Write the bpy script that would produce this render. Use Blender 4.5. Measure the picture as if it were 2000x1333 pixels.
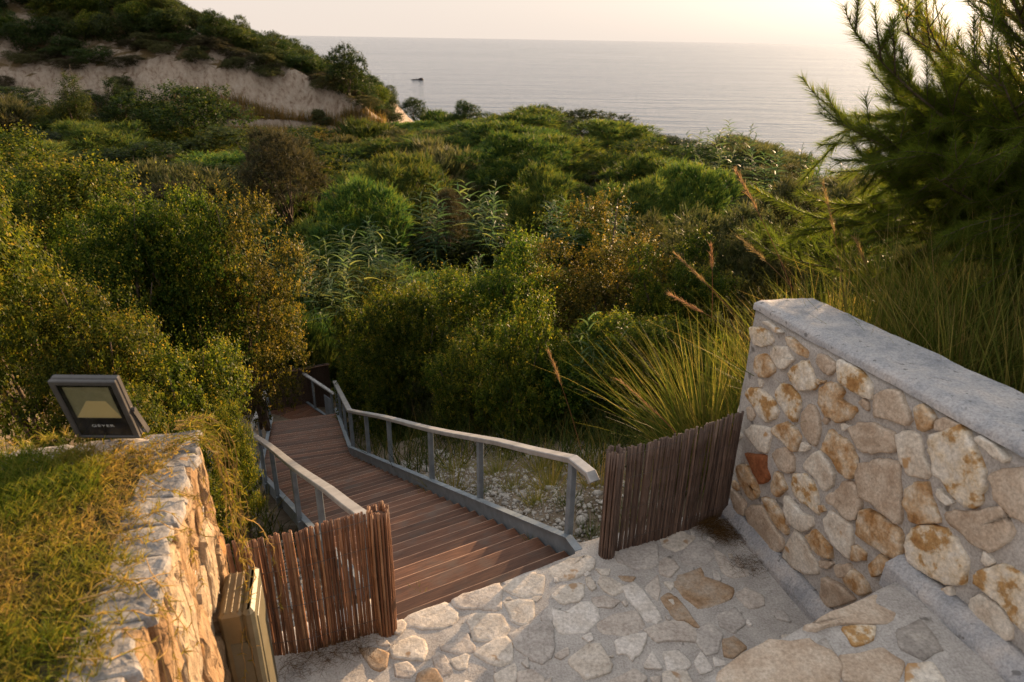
import bpy, math
import numpy as np
from mathutils import Matrix, Vector

for _o in list(bpy.data.objects):
    bpy.data.objects.remove(_o)
scene = bpy.context.scene
COL = scene.collection
R_ = math.radians

# ------------------------------------------------------------------ camera, sky, sun, exposure
CAM = np.array([0.0, 0.0, 3.0])
PITCH, ROLL, FPX = math.atan(590 / 1333), R_(0.94), 1333.0
_c, _s = math.cos(PITCH), math.sin(PITCH)
FW = np.array([0, _c, -_s]); _r0 = np.array([1.0, 0, 0]); _u0 = np.array([0, _s, _c])
RT = _r0 * math.cos(ROLL) + _u0 * math.sin(ROLL)
UP = _u0 * math.cos(ROLL) - _r0 * math.sin(ROLL)
cam_data = bpy.data.cameras.new("camera")
cam_data.lens = 24.0; cam_data.sensor_width = 36.0
cam_data.clip_start = 0.05; cam_data.clip_end = 60000
cam_data.dof.use_dof = True; cam_data.dof.focus_distance = 5.6; cam_data.dof.aperture_fstop = 3.2
cam = bpy.data.objects.new("camera", cam_data); COL.objects.link(cam)
cam.matrix_world = Matrix(((RT[0], UP[0], -FW[0], CAM[0]), (RT[1], UP[1], -FW[1], CAM[1]),
                           (RT[2], UP[2], -FW[2], CAM[2]), (0, 0, 0, 1)))
scene.camera = cam

SUN_AZ, SUN_EL = R_(37.0), R_(10.0)          # azimuth from +Y towards +X
world = bpy.data.worlds.new("World"); scene.world = world; world.use_nodes = True
wn = world.node_tree; wn.nodes.clear()
sky = wn.nodes.new("ShaderNodeTexSky"); sky.sky_type = 'NISHITA'; sky.sun_disc = False
sky.sun_elevation = SUN_EL; sky.sun_rotation = SUN_AZ
sky.air_density = 1.0; sky.dust_density = 4.0; sky.ozone_density = 1.5; sky.altitude = 0
hs = wn.nodes.new("ShaderNodeHueSaturation"); hs.inputs["Saturation"].default_value = 0.7; hs.inputs["Value"].default_value = 0.55
# sea haze: a pale even veil, creamy at the horizon, bluer overhead
tc = wn.nodes.new("ShaderNodeTexCoord"); sp = wn.nodes.new("ShaderNodeSeparateXYZ"); rp = wn.nodes.new("ShaderNodeValToRGB")
for _e, (_p, _c) in zip((rp.color_ramp.elements[0], rp.color_ramp.elements[1], rp.color_ramp.elements.new(0.3)), ((0.0, (0.86, 0.745, 0.655)), (1.0, (0.37, 0.44, 0.56)), (0.3, (0.68, 0.65, 0.645)))):
    _e.position = _p; _e.color = (*_c, 1)
vm = wn.nodes.new("ShaderNodeVectorMath"); vm.operation = 'SCALE'; vm.inputs["Scale"].default_value = 9.0
mxs = wn.nodes.new("ShaderNodeMix"); mxs.data_type = 'RGBA'; mxs.inputs[0].default_value = 0.72
bg = wn.nodes.new("ShaderNodeBackground"); bg.inputs["Strength"].default_value = 0.056
wo = wn.nodes.new("ShaderNodeOutputWorld")
wn.links.new(tc.outputs["Generated"], sp.inputs[0]); wn.links.new(sp.outputs["Z"], rp.inputs[0]); wn.links.new(rp.outputs[0], vm.inputs[0])
wn.links.new(sky.outputs[0], hs.inputs["Color"]); wn.links.new(hs.outputs[0], mxs.inputs[6]); wn.links.new(vm.outputs[0], mxs.inputs[7])
wn.links.new(mxs.outputs[2], bg.inputs["Color"]); wn.links.new(bg.outputs[0], wo.inputs["Surface"])

sun_data = bpy.data.lights.new("sun", 'SUN'); sun_data.energy = 5.0; sun_data.angle = R_(0.9)
sun_data.color = (1.0, 0.66, 0.36)
sun = bpy.data.objects.new("sun", sun_data); COL.objects.link(sun)
_sd = Vector((math.sin(SUN_AZ) * math.cos(SUN_EL), math.cos(SUN_AZ) * math.cos(SUN_EL), math.sin(SUN_EL)))
sun.rotation_euler = _sd.to_track_quat('Z', 'Y').to_euler(); sun.location = _sd * 30

vs = scene.view_settings
vs.view_transform = 'Standard'; vs.look = 'None'; vs.gamma = 1.0; vs.use_curve_mapping = False; vs.exposure = 1.5
cy = scene.cycles
cy.use_denoising = True; cy.use_adaptive_sampling = True; cy.adaptive_threshold = 0.02
cy.max_bounces = 5; cy.diffuse_bounces = 3; cy.glossy_bounces = 2; cy.transmission_bounces = 3
cy.transparent_max_bounces = 4; cy.caustics_reflective = False; cy.caustics_refractive = False
cy.sample_clamp_indirect = 6.0

def at_y(u, v, y):
    """measured pixel of the 2000 px photograph -> world point at forward distance y"""
    d = FW + RT * (u - 1000) / FPX - UP * (v - 666.5) / FPX
    return CAM + d * (y / d[1])

# ------------------------------------------------------------------ small helpers
def tag(o, label=None, cat=None, group=None, kind=None):
    if label: o["label"] = label
    if cat: o["category"] = cat
    if group: o["group"] = group
    if kind: o["kind"] = kind
    return o

def empty(name, loc=(0, 0, 0), rz=0.0):
    e = bpy.data.objects.new(name, None); COL.objects.link(e)
    e.location = loc; e.rotation_euler = (0, 0, rz); e.empty_display_size = 0.2
    return e

def link(name, me, parent=None):
    o = bpy.data.objects.new(name, me); COL.objects.link(o); o.parent = parent
    return o

def mesh_np(name, V, F, mat=None, smooth=False, attr=None):
    """V (n,3), F (m,k) with k = 3 or 4, attr: per-vertex float named 'v'"""
    V = np.asarray(V, dtype=np.float32); F = np.asarray(F, dtype=np.int32)
    k = F.shape[1]; me = bpy.data.meshes.new(name)
    me.vertices.add(len(V)); me.vertices.foreach_set("co", V.ravel())
    me.loops.add(F.size); me.loops.foreach_set("vertex_index", F.ravel())
    me.polygons.add(len(F)); me.polygons.foreach_set("loop_start", np.arange(0, F.size, k, dtype=np.int32))
    if attr is not None:
        a = me.attributes.new("v", 'FLOAT', 'POINT'); a.data.foreach_set("value", np.asarray(attr, dtype=np.float32))
    if smooth: me.polygons.foreach_set("use_smooth", np.ones(len(F), dtype=bool))
    if mat: me.materials.append(mat)
    me.update(calc_edges=True)
    return me

class MB:
    """collects boxes, tubes, prisms into one mesh"""
    def __init__(self): self.v = []; self.f = []
    def add(self, vs_, fs):
        b = len(self.v); self.v += [tuple(map(float, p)) for p in vs_]; self.f += [tuple(i + b for i in q) for q in fs]
    def box(self, c, s, rot=None, bev=0.0):
        hx, hy, hz = s[0] / 2, s[1] / 2, s[2] / 2
        if bev <= 0:
            P = [(x, y, z) for z in (-hz, hz) for x, y in ((-hx, -hy), (hx, -hy), (hx, hy), (-hx, hy))]
            Fc = [(3, 2, 1, 0), (4, 5, 6, 7), (0, 1, 5, 4), (1, 2, 6, 5), (2, 3, 7, 6), (3, 0, 4, 7)]
        else:
            P = []; b = bev
            for z, i in ((-hz, b), (-hz + b, 0), (hz - b, 0), (hz, b)):
                for x, y in ((-1, -1), (1, -1), (1, 1), (-1, 1)):
                    # two points per corner
                    ax, ay = x * (hx - i), y * (hy - i)
                    p1 = (ax - x * b, ay); p2 = (ax, ay - y * b)
                    P += [(*(p1 if x * y < 0 else p2), z), (*(p2 if x * y < 0 else p1), z)]
            Fc = [tuple(range(7, -1, -1)), tuple(range(24, 32))]
            for r in range(3):
                for i in range(8):
                    j = (i + 1) % 8; Fc.append((r * 8 + i, r * 8 + j, r * 8 + 8 + j, r * 8 + 8 + i))
        Mx = rot if rot is not None else Matrix.Identity(3)
        self.add([Vector(c) + Mx @ Vector(p) for p in P], Fc)
        return self
    def tube(self, pts, radii, n=6, cap=True):
        pts = [Vector(p) for p in pts]; m = len(pts)
        V = []; Fc = []
        for i, p in enumerate(pts):
            t = (pts[min(i + 1, m - 1)] - pts[max(i - 1, 0)]); t = t.normalized() if t.length > 1e-9 else Vector((0, 0, 1))
            a = t.orthogonal().normalized() if i == 0 else (a - t * a.dot(t)).normalized()
            b = t.cross(a)
            r = radii[i] if hasattr(radii, '__len__') else radii
            V += [p + (a * math.cos(2 * math.pi * k / n) + b * math.sin(2 * math.pi * k / n)) * r for k in range(n)]
        for i in range(m - 1):
            for k in range(n):
                l = (k + 1) % n; Fc.append((i * n + k, i * n + l, (i + 1) * n + l, (i + 1) * n + k))
        if cap: Fc += [tuple(range(n - 1, -1, -1)), tuple(range((m - 1) * n, m * n))]
        self.add(V, Fc); return self
    def mesh(self, name, mat, smooth=False):
        me = bpy.data.meshes.new(name); me.from_pydata(self.v, [], self.f)
        if smooth: me.polygons.foreach_set("use_smooth", [True] * len(me.polygons))
        me.materials.append(mat); me.update(); return me
    def build(self, name, mat, parent=None, smooth=False):
        return link(name, self.mesh(name, mat, smooth), parent)

def frame_rot(x, z=(0, 0, 1)):
    """3x3 rotation whose local X runs along x and local Z is as close to z as possible"""
    x = Vector(x).normalized(); z = Vector(z); y = z.cross(x).normalized(); z = x.cross(y)
    return Matrix((x, y, z)).transposed()

def vnoise(P, scale, seed=0, octaves=3):
    """cheap smooth value noise for arrays of points (n,3) -> (-1..1)"""
    P = np.asarray(P, float) * scale; out = np.zeros(len(P)); amp = 1.0; tot = 0
    for o in range(octaves):
        q = P * (2 ** o) + 17.3 * (seed + o * 3.1); i = np.floor(q).astype(np.int64); f = q - i; f = f * f * (3 - 2 * f)
        acc = 0
        for dx in (0, 1):
            for dy in (0, 1):
                for dz in (0, 1):
                    h = ((i[:, 0] + dx) * 374761393 + (i[:, 1] + dy) * 668265263 + (i[:, 2] + dz) * 2147483647 + seed * 974711) & 0x7fffffff
                    h = ((h ^ (h >> 13)) * 1274126177) & 0x7fffffff; h = (h ^ (h >> 16)) & 0xffff
                    w = (f[:, 0] if dx else 1 - f[:, 0]) * (f[:, 1] if dy else 1 - f[:, 1]) * (f[:, 2] if dz else 1 - f[:, 2])
                    acc = acc + w * (h / 32767.5 - 1)
        out += acc * amp; tot += amp; amp *= 0.5
    return out / tot

def nrm(a): return a / np.maximum(np.linalg.norm(a, axis=-1, keepdims=True), 1e-9)

# ------------------------------------------------------------------ materials
def new_mat(name):
    m = bpy.data.materials.new(name); m.use_nodes = True; m.node_tree.nodes.clear()
    return m, m.node_tree.nodes, m.node_tree.links

def ramp(nd, stops):
    r = nd.new("ShaderNodeValToRGB"); e = r.color_ramp.elements
    while len(e) < len(stops): e.new(0.5)
    for i, (p, c) in enumerate(stops):
        e[i].position = p; e[i].color = (*c, 1)
    return r

def coords(nd, ln, offset=True, scale=(1, 1, 1)):
    tc = nd.new("ShaderNodeTexCoord"); mp = nd.new("ShaderNodeMapping"); mp.inputs["Scale"].default_value = scale
    ln.new(tc.outputs["Object"], mp.inputs["Vector"])
    if offset:
        oi = nd.new("ShaderNodeObjectInfo"); mu = nd.new("ShaderNodeMath"); mu.operation = 'MULTIPLY'; mu.inputs[1].default_value = 41.0
        ln.new(oi.outputs["Random"], mu.inputs[0]); ln.new(mu.outputs[0], mp.inputs["Location"])
    return mp

def noise(nd, ln, vec, scale, detail=4, rough=0.55):
    n = nd.new("ShaderNodeTexNoise"); n.inputs["Scale"].default_value = scale
    n.inputs["Detail"].default_value = detail; n.inputs["Roughness"].default_value = rough
    ln.new(vec, n.inputs["Vector"]); return n

def finish(nd, ln, col, rough=0.85, bump_src=None, bump=0.3, dist=0.01, spec=0.3, metal=0.0):
    b = nd.new("ShaderNodeBsdfPrincipled"); o = nd.new("ShaderNodeOutputMaterial")
    if isinstance(col, tuple): b.inputs["Base Color"].default_value = (*col, 1)
    else: ln.new(col, b.inputs["Base Color"])
    if isinstance(rough, (int, float)): b.inputs["Roughness"].default_value = rough
    else: ln.new(rough, b.inputs["Roughness"])
    b.inputs["Specular IOR Level"].default_value = spec; b.inputs["Metallic"].default_value = metal
    if bump_src is not None:
        bp = nd.new("ShaderNodeBump"); bp.inputs["Strength"].default_value = bump; bp.inputs["Distance"].default_value = dist
        ln.new(bump_src, bp.inputs["Height"]); ln.new(bp.outputs[0], b.inputs["Normal"])
    ln.new(b.outputs[0], o.inputs["Surface"]); return b

def mixc(nd, ln, fac, a, b, mode='MIX'):
    m = nd.new("ShaderNodeMix"); m.data_type = 'RGBA'; m.blend_type = mode
    if isinstance(fac, (int, float)): m.inputs[0].default_value = fac
    else: ln.new(fac, m.inputs[0])
    for s, i in ((a, 6), (b, 7)):
        if isinstance(s, tuple): m.inputs[i].default_value = (*s, 1)
        else: ln.new(s, m.inputs[i])
    return m.outputs[2]

def rough_mat(name, stops, scale=6, bump=0.5, dist=0.008, rough=0.9, fine=60, spots=None, offset=True, stretch=(1, 1, 1)):
    m, nd, ln = new_mat(name)
    mp = coords(nd, ln, offset, stretch)
    n1 = noise(nd, ln, mp.outputs[0], scale, 6, 0.62); n2 = noise(nd, ln, mp.outputs[0], fine, 4, 0.7)
    r = ramp(nd, stops); ln.new(n1.outputs["Fac"], r.inputs[0])
    col = r.outputs[0]
    g = ramp(nd, [(0.28, (0.6, 0.59, 0.58)), (0.72, (1.2, 1.2, 1.2))]); ln.new(n2.outputs["Fac"], g.inputs[0])
    col = mixc(nd, ln, 1.0, col, g.outputs[0], 'MULTIPLY')
    if spots:
        n3 = noise(nd, ln, mp.outputs[0], spots[0], 3, 0.5); r3 = ramp(nd, [(spots[1], (0, 0, 0)), (spots[1] + 0.06, (1, 1, 1))])
        ln.new(n3.outputs["Fac"], r3.inputs[0]); col = mixc(nd, ln, r3.outputs[0], col, spots[2])
    ad = nd.new("ShaderNodeMath"); ad.operation = 'ADD'; ln.new(n1.outputs["Fac"], ad.inputs[0])
    mu = nd.new("ShaderNodeMath"); mu.operation = 'MULTIPLY'; mu.inputs[1].default_value = 0.45
    ln.new(n2.outputs["Fac"], mu.inputs[0]); ln.new(mu.outputs[0], ad.inputs[1])
    finish(nd, ln, col, rough, ad.outputs[0], bump, dist, 0.2)
    return m

def leaf_mat(name, stops, trans=0.35, var=0.35, rough=0.5, spec=0.10):
    """leaf colour from a random value stored on every leaf; each plant a little different"""
    m, nd, ln = new_mat(name)
    at = nd.new("ShaderNodeAttribute"); at.attribute_name = "v"
    r = ramp(nd, stops); ln.new(at.outputs["Fac"], r.inputs[0])
    oi = nd.new("ShaderNodeObjectInfo")
    h = nd.new("ShaderNodeHueSaturation")
    mr = nd.new("ShaderNodeMapRange"); mr.inputs["To Min"].default_value = 1 - var; mr.inputs["To Max"].default_value = 1 + var
    ln.new(oi.outputs["Random"], mr.inputs["Value"]); ln.new(mr.outputs[0], h.inputs["Value"])
    wn_ = nd.new("ShaderNodeTexWhiteNoise"); wn_.noise_dimensions = '1D'; ln.new(oi.outputs["Random"], wn_.inputs["W"])
    mh = nd.new("ShaderNodeMapRange"); mh.inputs["To Min"].default_value = 0.475; mh.inputs["To Max"].default_value = 0.525
    ln.new(wn_.outputs["Value"], mh.inputs["Value"]); ln.new(mh.outputs[0], h.inputs["Hue"])
    ln.new(r.outputs[0], h.inputs["Color"])
    p = nd.new("ShaderNodeBsdfPrincipled"); p.inputs["Roughness"].default_value = rough; p.inputs["Specular IOR Level"].default_value = spec
    t = nd.new("ShaderNodeBsdfTranslucent"); mx = nd.new("ShaderNodeMixShader"); mx.inputs[0].default_value = trans
    o = nd.new("ShaderNodeOutputMaterial")
    ln.new(h.outputs[0], p.inputs["Base Color"]); ln.new(mixc(nd, ln, 1.0, h.outputs[0], (1.4, 1.35, 0.8), "MULTIPLY"), t.inputs["Color"])
    ln.new(p.outputs[0], mx.inputs[1]); ln.new(t.outputs[0], mx.inputs[2]); ln.new(mx.outputs[0], o.inputs["Surface"])
    return m

def wood_mat(name, dark, light, grooves=0.0, rough=0.6):
    m, nd, ln = new_mat(name)
    mp = coords(nd, ln, True, (1.2, 14, 14)); n1 = noise(nd, ln, mp.outputs[0], 2.2, 6, 0.65)
    mp2 = coords(nd, ln, True, (3, 60, 60)); n2 = noise(nd, ln, mp2.outputs[0], 3.0, 3, 0.6)
    mp3 = coords(nd, ln, True, (1, 1, 1)); n3 = noise(nd, ln, mp3.outputs[0], 4.5, 4, 0.6)
    r = ramp(nd, [(0.25, dark), (0.75, light)]); ln.new(n1.outputs["Fac"], r.inputs[0])
    g = ramp(nd, [(0.35, (0.55, 0.5, 0.48)), (0.65, (1.1, 1.08, 1.05))]); ln.new(n2.outputs["Fac"], g.inputs[0])
    col = mixc(nd, ln, 0.8, r.outputs[0], g.outputs[0], 'MULTIPLY')
    w = ramp(nd, [(0.5, (0, 0, 0)), (0.72, (0.7, 0.7, 0.7))]); ln.new(n3.outputs["Fac"], w.inputs[0])
    col = mixc(nd, ln, w.outputs[0], col, (0.10, 0.075, 0.06))       # weathered grey patches
    oi = nd.new("ShaderNodeObjectInfo"); hsv = nd.new("ShaderNodeHueSaturation")
    mr = nd.new("ShaderNodeMapRange"); mr.inputs["To Min"].default_value = 0.62; mr.inputs["To Max"].default_value = 1.35
    ln.new(oi.outputs["Random"], mr.inputs["Value"]); ln.new(mr.outputs[0], hsv.inputs["Value"]); ln.new(col, hsv.inputs["Color"])
    finish(nd, ln, hsv.outputs[0], rough, n2.outputs["Fac"], 0.35, 0.004, 0.35)
    return m

def metal_mat(name, base, rough=0.5):
    m, nd, ln = new_mat(name)
    mp = coords(nd, ln, True); n1 = noise(nd, ln, mp.outputs[0], 9, 5, 0.65); n2 = noise(nd, ln, mp.outputs[0], 70, 3, 0.6)
    r = ramp(nd, [(0.3, tuple(c * 0.72 for c in base)), (0.7, tuple(min(1, c * 1.2) for c in base))]); ln.new(n1.outputs["Fac"], r.inputs[0])
    finish(nd, ln, r.outputs[0], rough, n2.outputs["Fac"], 0.12, 0.002, 0.4, 0.25)
    return m

# measured outlines of the stones, in metres
WALL_STONES = [
  ("w", [(-0.12,1.368),(-0.044,1.403),(0.038,1.405),(0.093,1.379),(0.068,1.336),(-0.003,1.294),(-0.062,1.283),(-0.108,1.315)]),
  ("c", [(-0.014,1.454),(0.029,1.475),(0.163,1.46),(0.128,1.439)]),
  ("r", [(0.221,1.45),(0.256,1.462),(0.386,1.438),(0.393,1.399),(0.332,1.398),(0.242,1.409)]),
  ("c", [(0.105,1.299),(0.132,1.35),(0.219,1.385),(0.268,1.352),(0.295,1.344),(0.24,1.259),(0.188,1.245),(0.129,1.267)]),
  ("r", [(-0.02,1.213),(0.039,1.262),(0.133,1.255),(0.154,1.2),(0.111,1.142),(0.053,1.111),(-0.009,1.129)]),
  ("w", [(0.298,1.283),(0.367,1.36),(0.408,1.376),(0.437,1.356),(0.51,1.292),(0.491,1.249),(0.395,1.197),(0.317,1.216),(0.294,1.246)]),
  ("t", [(0.474,1.413),(0.478,1.46),(0.543,1.474),(0.616,1.466),(0.622,1.444),(0.59,1.387),(0.543,1.387)]),
  ("w", [(0.639,1.484),(0.657,1.504),(0.726,1.506),(0.813,1.493),(0.856,1.473),(0.875,1.401),(0.837,1.391),(0.762,1.389),(0.69,1.396)]),
  ("w", [(-0.053,0.926),(-0.018,0.995),(0.076,1.028),(0.177,1.021),(0.248,0.978),(0.236,0.926),(0.177,0.863),(0.11,0.863),(0.032,0.897)]),
  ("w", [(0.211,1.069),(0.243,1.158),(0.309,1.177),(0.37,1.166),(0.412,1.139),(0.421,1.074),(0.408,1.002),(0.358,1.003),(0.279,1.032)]),
  ("t", [(0.453,1.078),(0.489,1.146),(0.536,1.158),(0.58,1.114),(0.603,1.066),(0.599,0.959),(0.538,0.95),(0.507,0.96),(0.466,1.0)]),
  ("r", [(0.557,1.283),(0.599,1.343),(0.665,1.37),(0.706,1.341),(0.704,1.295),(0.805,1.299),(0.785,1.237),(0.724,1.176),(0.642,1.17),(0.584,1.204)]),
  ("t", [(0.909,1.44),(0.97,1.49),(1.036,1.512),(1.101,1.45),(1.123,1.422),(1.114,1.389),(0.999,1.355),(0.934,1.327)]),
  ("c", [(-0.012,0.683),(0.061,0.766),(0.152,0.812),(0.229,0.833),(0.231,0.75),(0.23,0.671),(0.175,0.648),(0.084,0.66)]),
  ("r", [(0.237,0.844),(0.342,0.954),(0.43,0.958),(0.473,0.927),(0.463,0.829),(0.414,0.825),(0.339,0.838),(0.269,0.826)]),
  ("c", [(0.496,0.847),(0.505,0.917),(0.567,0.927),(0.551,0.888)]),
  ("t", [(0.276,0.684),(0.312,0.749),(0.389,0.806),(0.456,0.784),(0.478,0.708),(0.458,0.672),(0.364,0.64),(0.293,0.664)]),
  ("b", [(0.039,0.538),(0.222,0.642),(0.247,0.57),(0.293,0.525),(0.237,0.442),(0.164,0.475)]),
  ("r", [(-0.02,0.359),(-0.0,0.428),(0.072,0.463),(0.15,0.44),(0.221,0.373),(0.208,0.313),(0.166,0.27),(0.064,0.305)]),
  ("r", [(0.319,0.491),(0.342,0.602),(0.382,0.613),(0.45,0.558),(0.403,0.462),(0.351,0.457)]),
  ("c", [(0.548,0.77),(0.591,0.878),(0.645,0.94),(0.721,0.919),(0.772,0.877),(0.777,0.817),(0.741,0.749),(0.703,0.744),(0.668,0.771)]),
  ("r", [(0.673,1.007),(0.688,1.1),(0.735,1.098),(0.796,1.109),(0.857,1.08),(0.901,1.037),(0.907,0.968),(0.872,0.927),(0.819,0.929),(0.751,0.96),(0.678,0.975)]),
  ("t", [(0.809,1.192),(0.856,1.238),(0.929,1.29),(1.006,1.294),(1.062,1.31),(1.089,1.236),(1.067,1.21),(0.98,1.149),(0.936,1.127),(0.891,1.125)]),
  ("w", [(0.503,0.604),(0.503,0.688),(0.575,0.74),(0.636,0.726),(0.693,0.686),(0.731,0.588),(0.677,0.585),(0.586,0.571),(0.528,0.568)]),
  ("t", [(0.775,0.738),(0.826,0.795),(0.856,0.886),(0.904,0.912),(0.954,0.901),(0.983,0.833),(0.974,0.737),(0.912,0.704),(0.864,0.724),(0.8,0.713)]),
  ("t", [(0.919,1.029),(0.988,1.084),(1.055,1.143),(1.131,1.181),(1.183,1.038),(1.222,0.915),(1.172,0.903),(1.072,0.906),(0.98,0.892),(0.941,0.945)]),
  ("r", [(0.288,0.362),(0.354,0.406),(0.435,0.389),(0.539,0.316),(0.53,0.276),(0.467,0.275),(0.372,0.301)]),
  ("c", [(0.474,0.49),(0.481,0.519),(0.606,0.502),(0.691,0.536),(0.714,0.492),(0.655,0.4),(0.562,0.381),(0.495,0.434)]),
  ("t", [(-0.038,0.206),(0.012,0.215),(0.115,0.21),(0.138,0.123),(0.047,0.081),(-0.024,0.153)]),
  ("t", [(0.155,0.153),(0.204,0.242),(0.294,0.3),(0.408,0.253),(0.503,0.221),(0.527,0.174),(0.483,0.104),(0.339,0.053),(0.235,0.083)]),
  ("c", [(0.555,0.131),(0.598,0.358),(0.647,0.362),(0.737,0.317),(0.811,0.287),(0.827,0.235),(0.729,0.147),(0.635,0.125)]),
  ("r", [(0.695,0.396),(0.745,0.479),(0.802,0.471),(0.866,0.464),(0.9,0.409),(0.833,0.367),(0.761,0.361)]),
  ("c", [(0.788,0.58),(0.824,0.662),(0.893,0.683),(0.963,0.68),(0.999,0.602),(1.013,0.506),(0.95,0.496),(0.88,0.505),(0.82,0.531)]),
  ("r", [(1.012,0.585),(1.029,0.606),(1.091,0.608),(1.101,0.574),(1.055,0.524),(1.024,0.508)]),
  ("r", [(1.0,0.716),(1.001,0.799),(1.047,0.847),(1.144,0.861),(1.239,0.864),(1.291,0.744),(1.257,0.722),(1.179,0.703),(1.018,0.668)]),
  ("r", [(1.141,0.567),(1.18,0.677),(1.249,0.681),(1.245,0.63),(1.187,0.537)]),
  ("t", [(0.819,0.321),(0.883,0.379),(0.916,0.385),(0.897,0.331),(0.837,0.293)]),
  ("t", [(0.945,0.403),(1.015,0.471),(1.064,0.441),(0.993,0.355),(0.955,0.367)]),
  ("r", [(1.142,1.494),(1.162,1.516),(1.205,1.512),(1.238,1.492),(1.243,1.451),(1.214,1.411),(1.185,1.406),(1.161,1.443)]),
  ("t", [(1.257,1.489),(1.288,1.523),(1.358,1.528),(1.357,1.517),(1.306,1.468),(1.267,1.448)]),
  ("c", [(1.082,1.301),(1.117,1.345),(1.189,1.374),(1.236,1.305),(1.298,1.235),(1.276,1.203),(1.194,1.165),(1.141,1.208)]),
  ("w", [(1.261,1.377),(1.267,1.412),(1.323,1.47),(1.369,1.511),(1.406,1.498),(1.475,1.446),(1.518,1.4),(1.54,1.313),(1.542,1.26),(1.514,1.22),(1.483,1.217),(1.406,1.235),(1.333,1.265),(1.279,1.332)]),
  ("c", [(1.444,1.508),(1.462,1.529),(1.521,1.532),(1.587,1.507),(1.584,1.487),(1.548,1.482),(1.505,1.491)]),
  ("t", [(1.555,1.388),(1.577,1.439),(1.657,1.497),(1.694,1.448),(1.743,1.305),(1.672,1.298),(1.608,1.319),(1.585,1.371)]),
  ("r", [(1.219,1.085),(1.246,1.141),(1.306,1.183),(1.336,1.127),(1.384,1.091),(1.407,1.055),(1.366,1.017),(1.283,0.966),(1.231,1.026)]),
  ("c", [(1.361,1.169),(1.363,1.199),(1.443,1.19),(1.425,1.157),(1.385,1.157)]),
  ("t", [(1.424,1.11),(1.458,1.144),(1.554,1.211),(1.626,1.292),(1.664,1.265),(1.697,1.226),(1.697,1.17),(1.644,1.095),(1.574,1.071),(1.487,1.088)]),
  ("w", [(1.302,0.906),(1.318,0.956),(1.386,1.012),(1.448,1.037),(1.509,1.023),(1.575,0.973),(1.593,0.869),(1.516,0.811),(1.409,0.791),(1.341,0.784),(1.312,0.824)]),
  ("c", [(1.496,0.746),(1.532,0.782),(1.555,0.816),(1.578,0.781),(1.558,0.756)]),
  ("w", [(1.644,0.957),(1.672,1.011),(1.716,1.072),(1.765,1.081),(1.821,1.077),(1.888,0.884),(1.83,0.889),(1.762,0.92),(1.702,0.922),(1.656,0.921)]),
  ("c", [(1.653,0.779),(1.651,0.826),(1.682,0.874),(1.736,0.895),(1.788,0.887),(1.824,0.853),(1.844,0.808),(1.79,0.734),(1.747,0.744),(1.679,0.742)]),
  ("r", [(1.006,0.386),(1.055,0.466),(1.143,0.458),(1.182,0.43),(1.134,0.363),(1.043,0.345)]),
  ("t", [(0.889,0.263),(0.992,0.305),(1.102,0.306),(0.945,0.077),(0.885,0.127)]),
]
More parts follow.
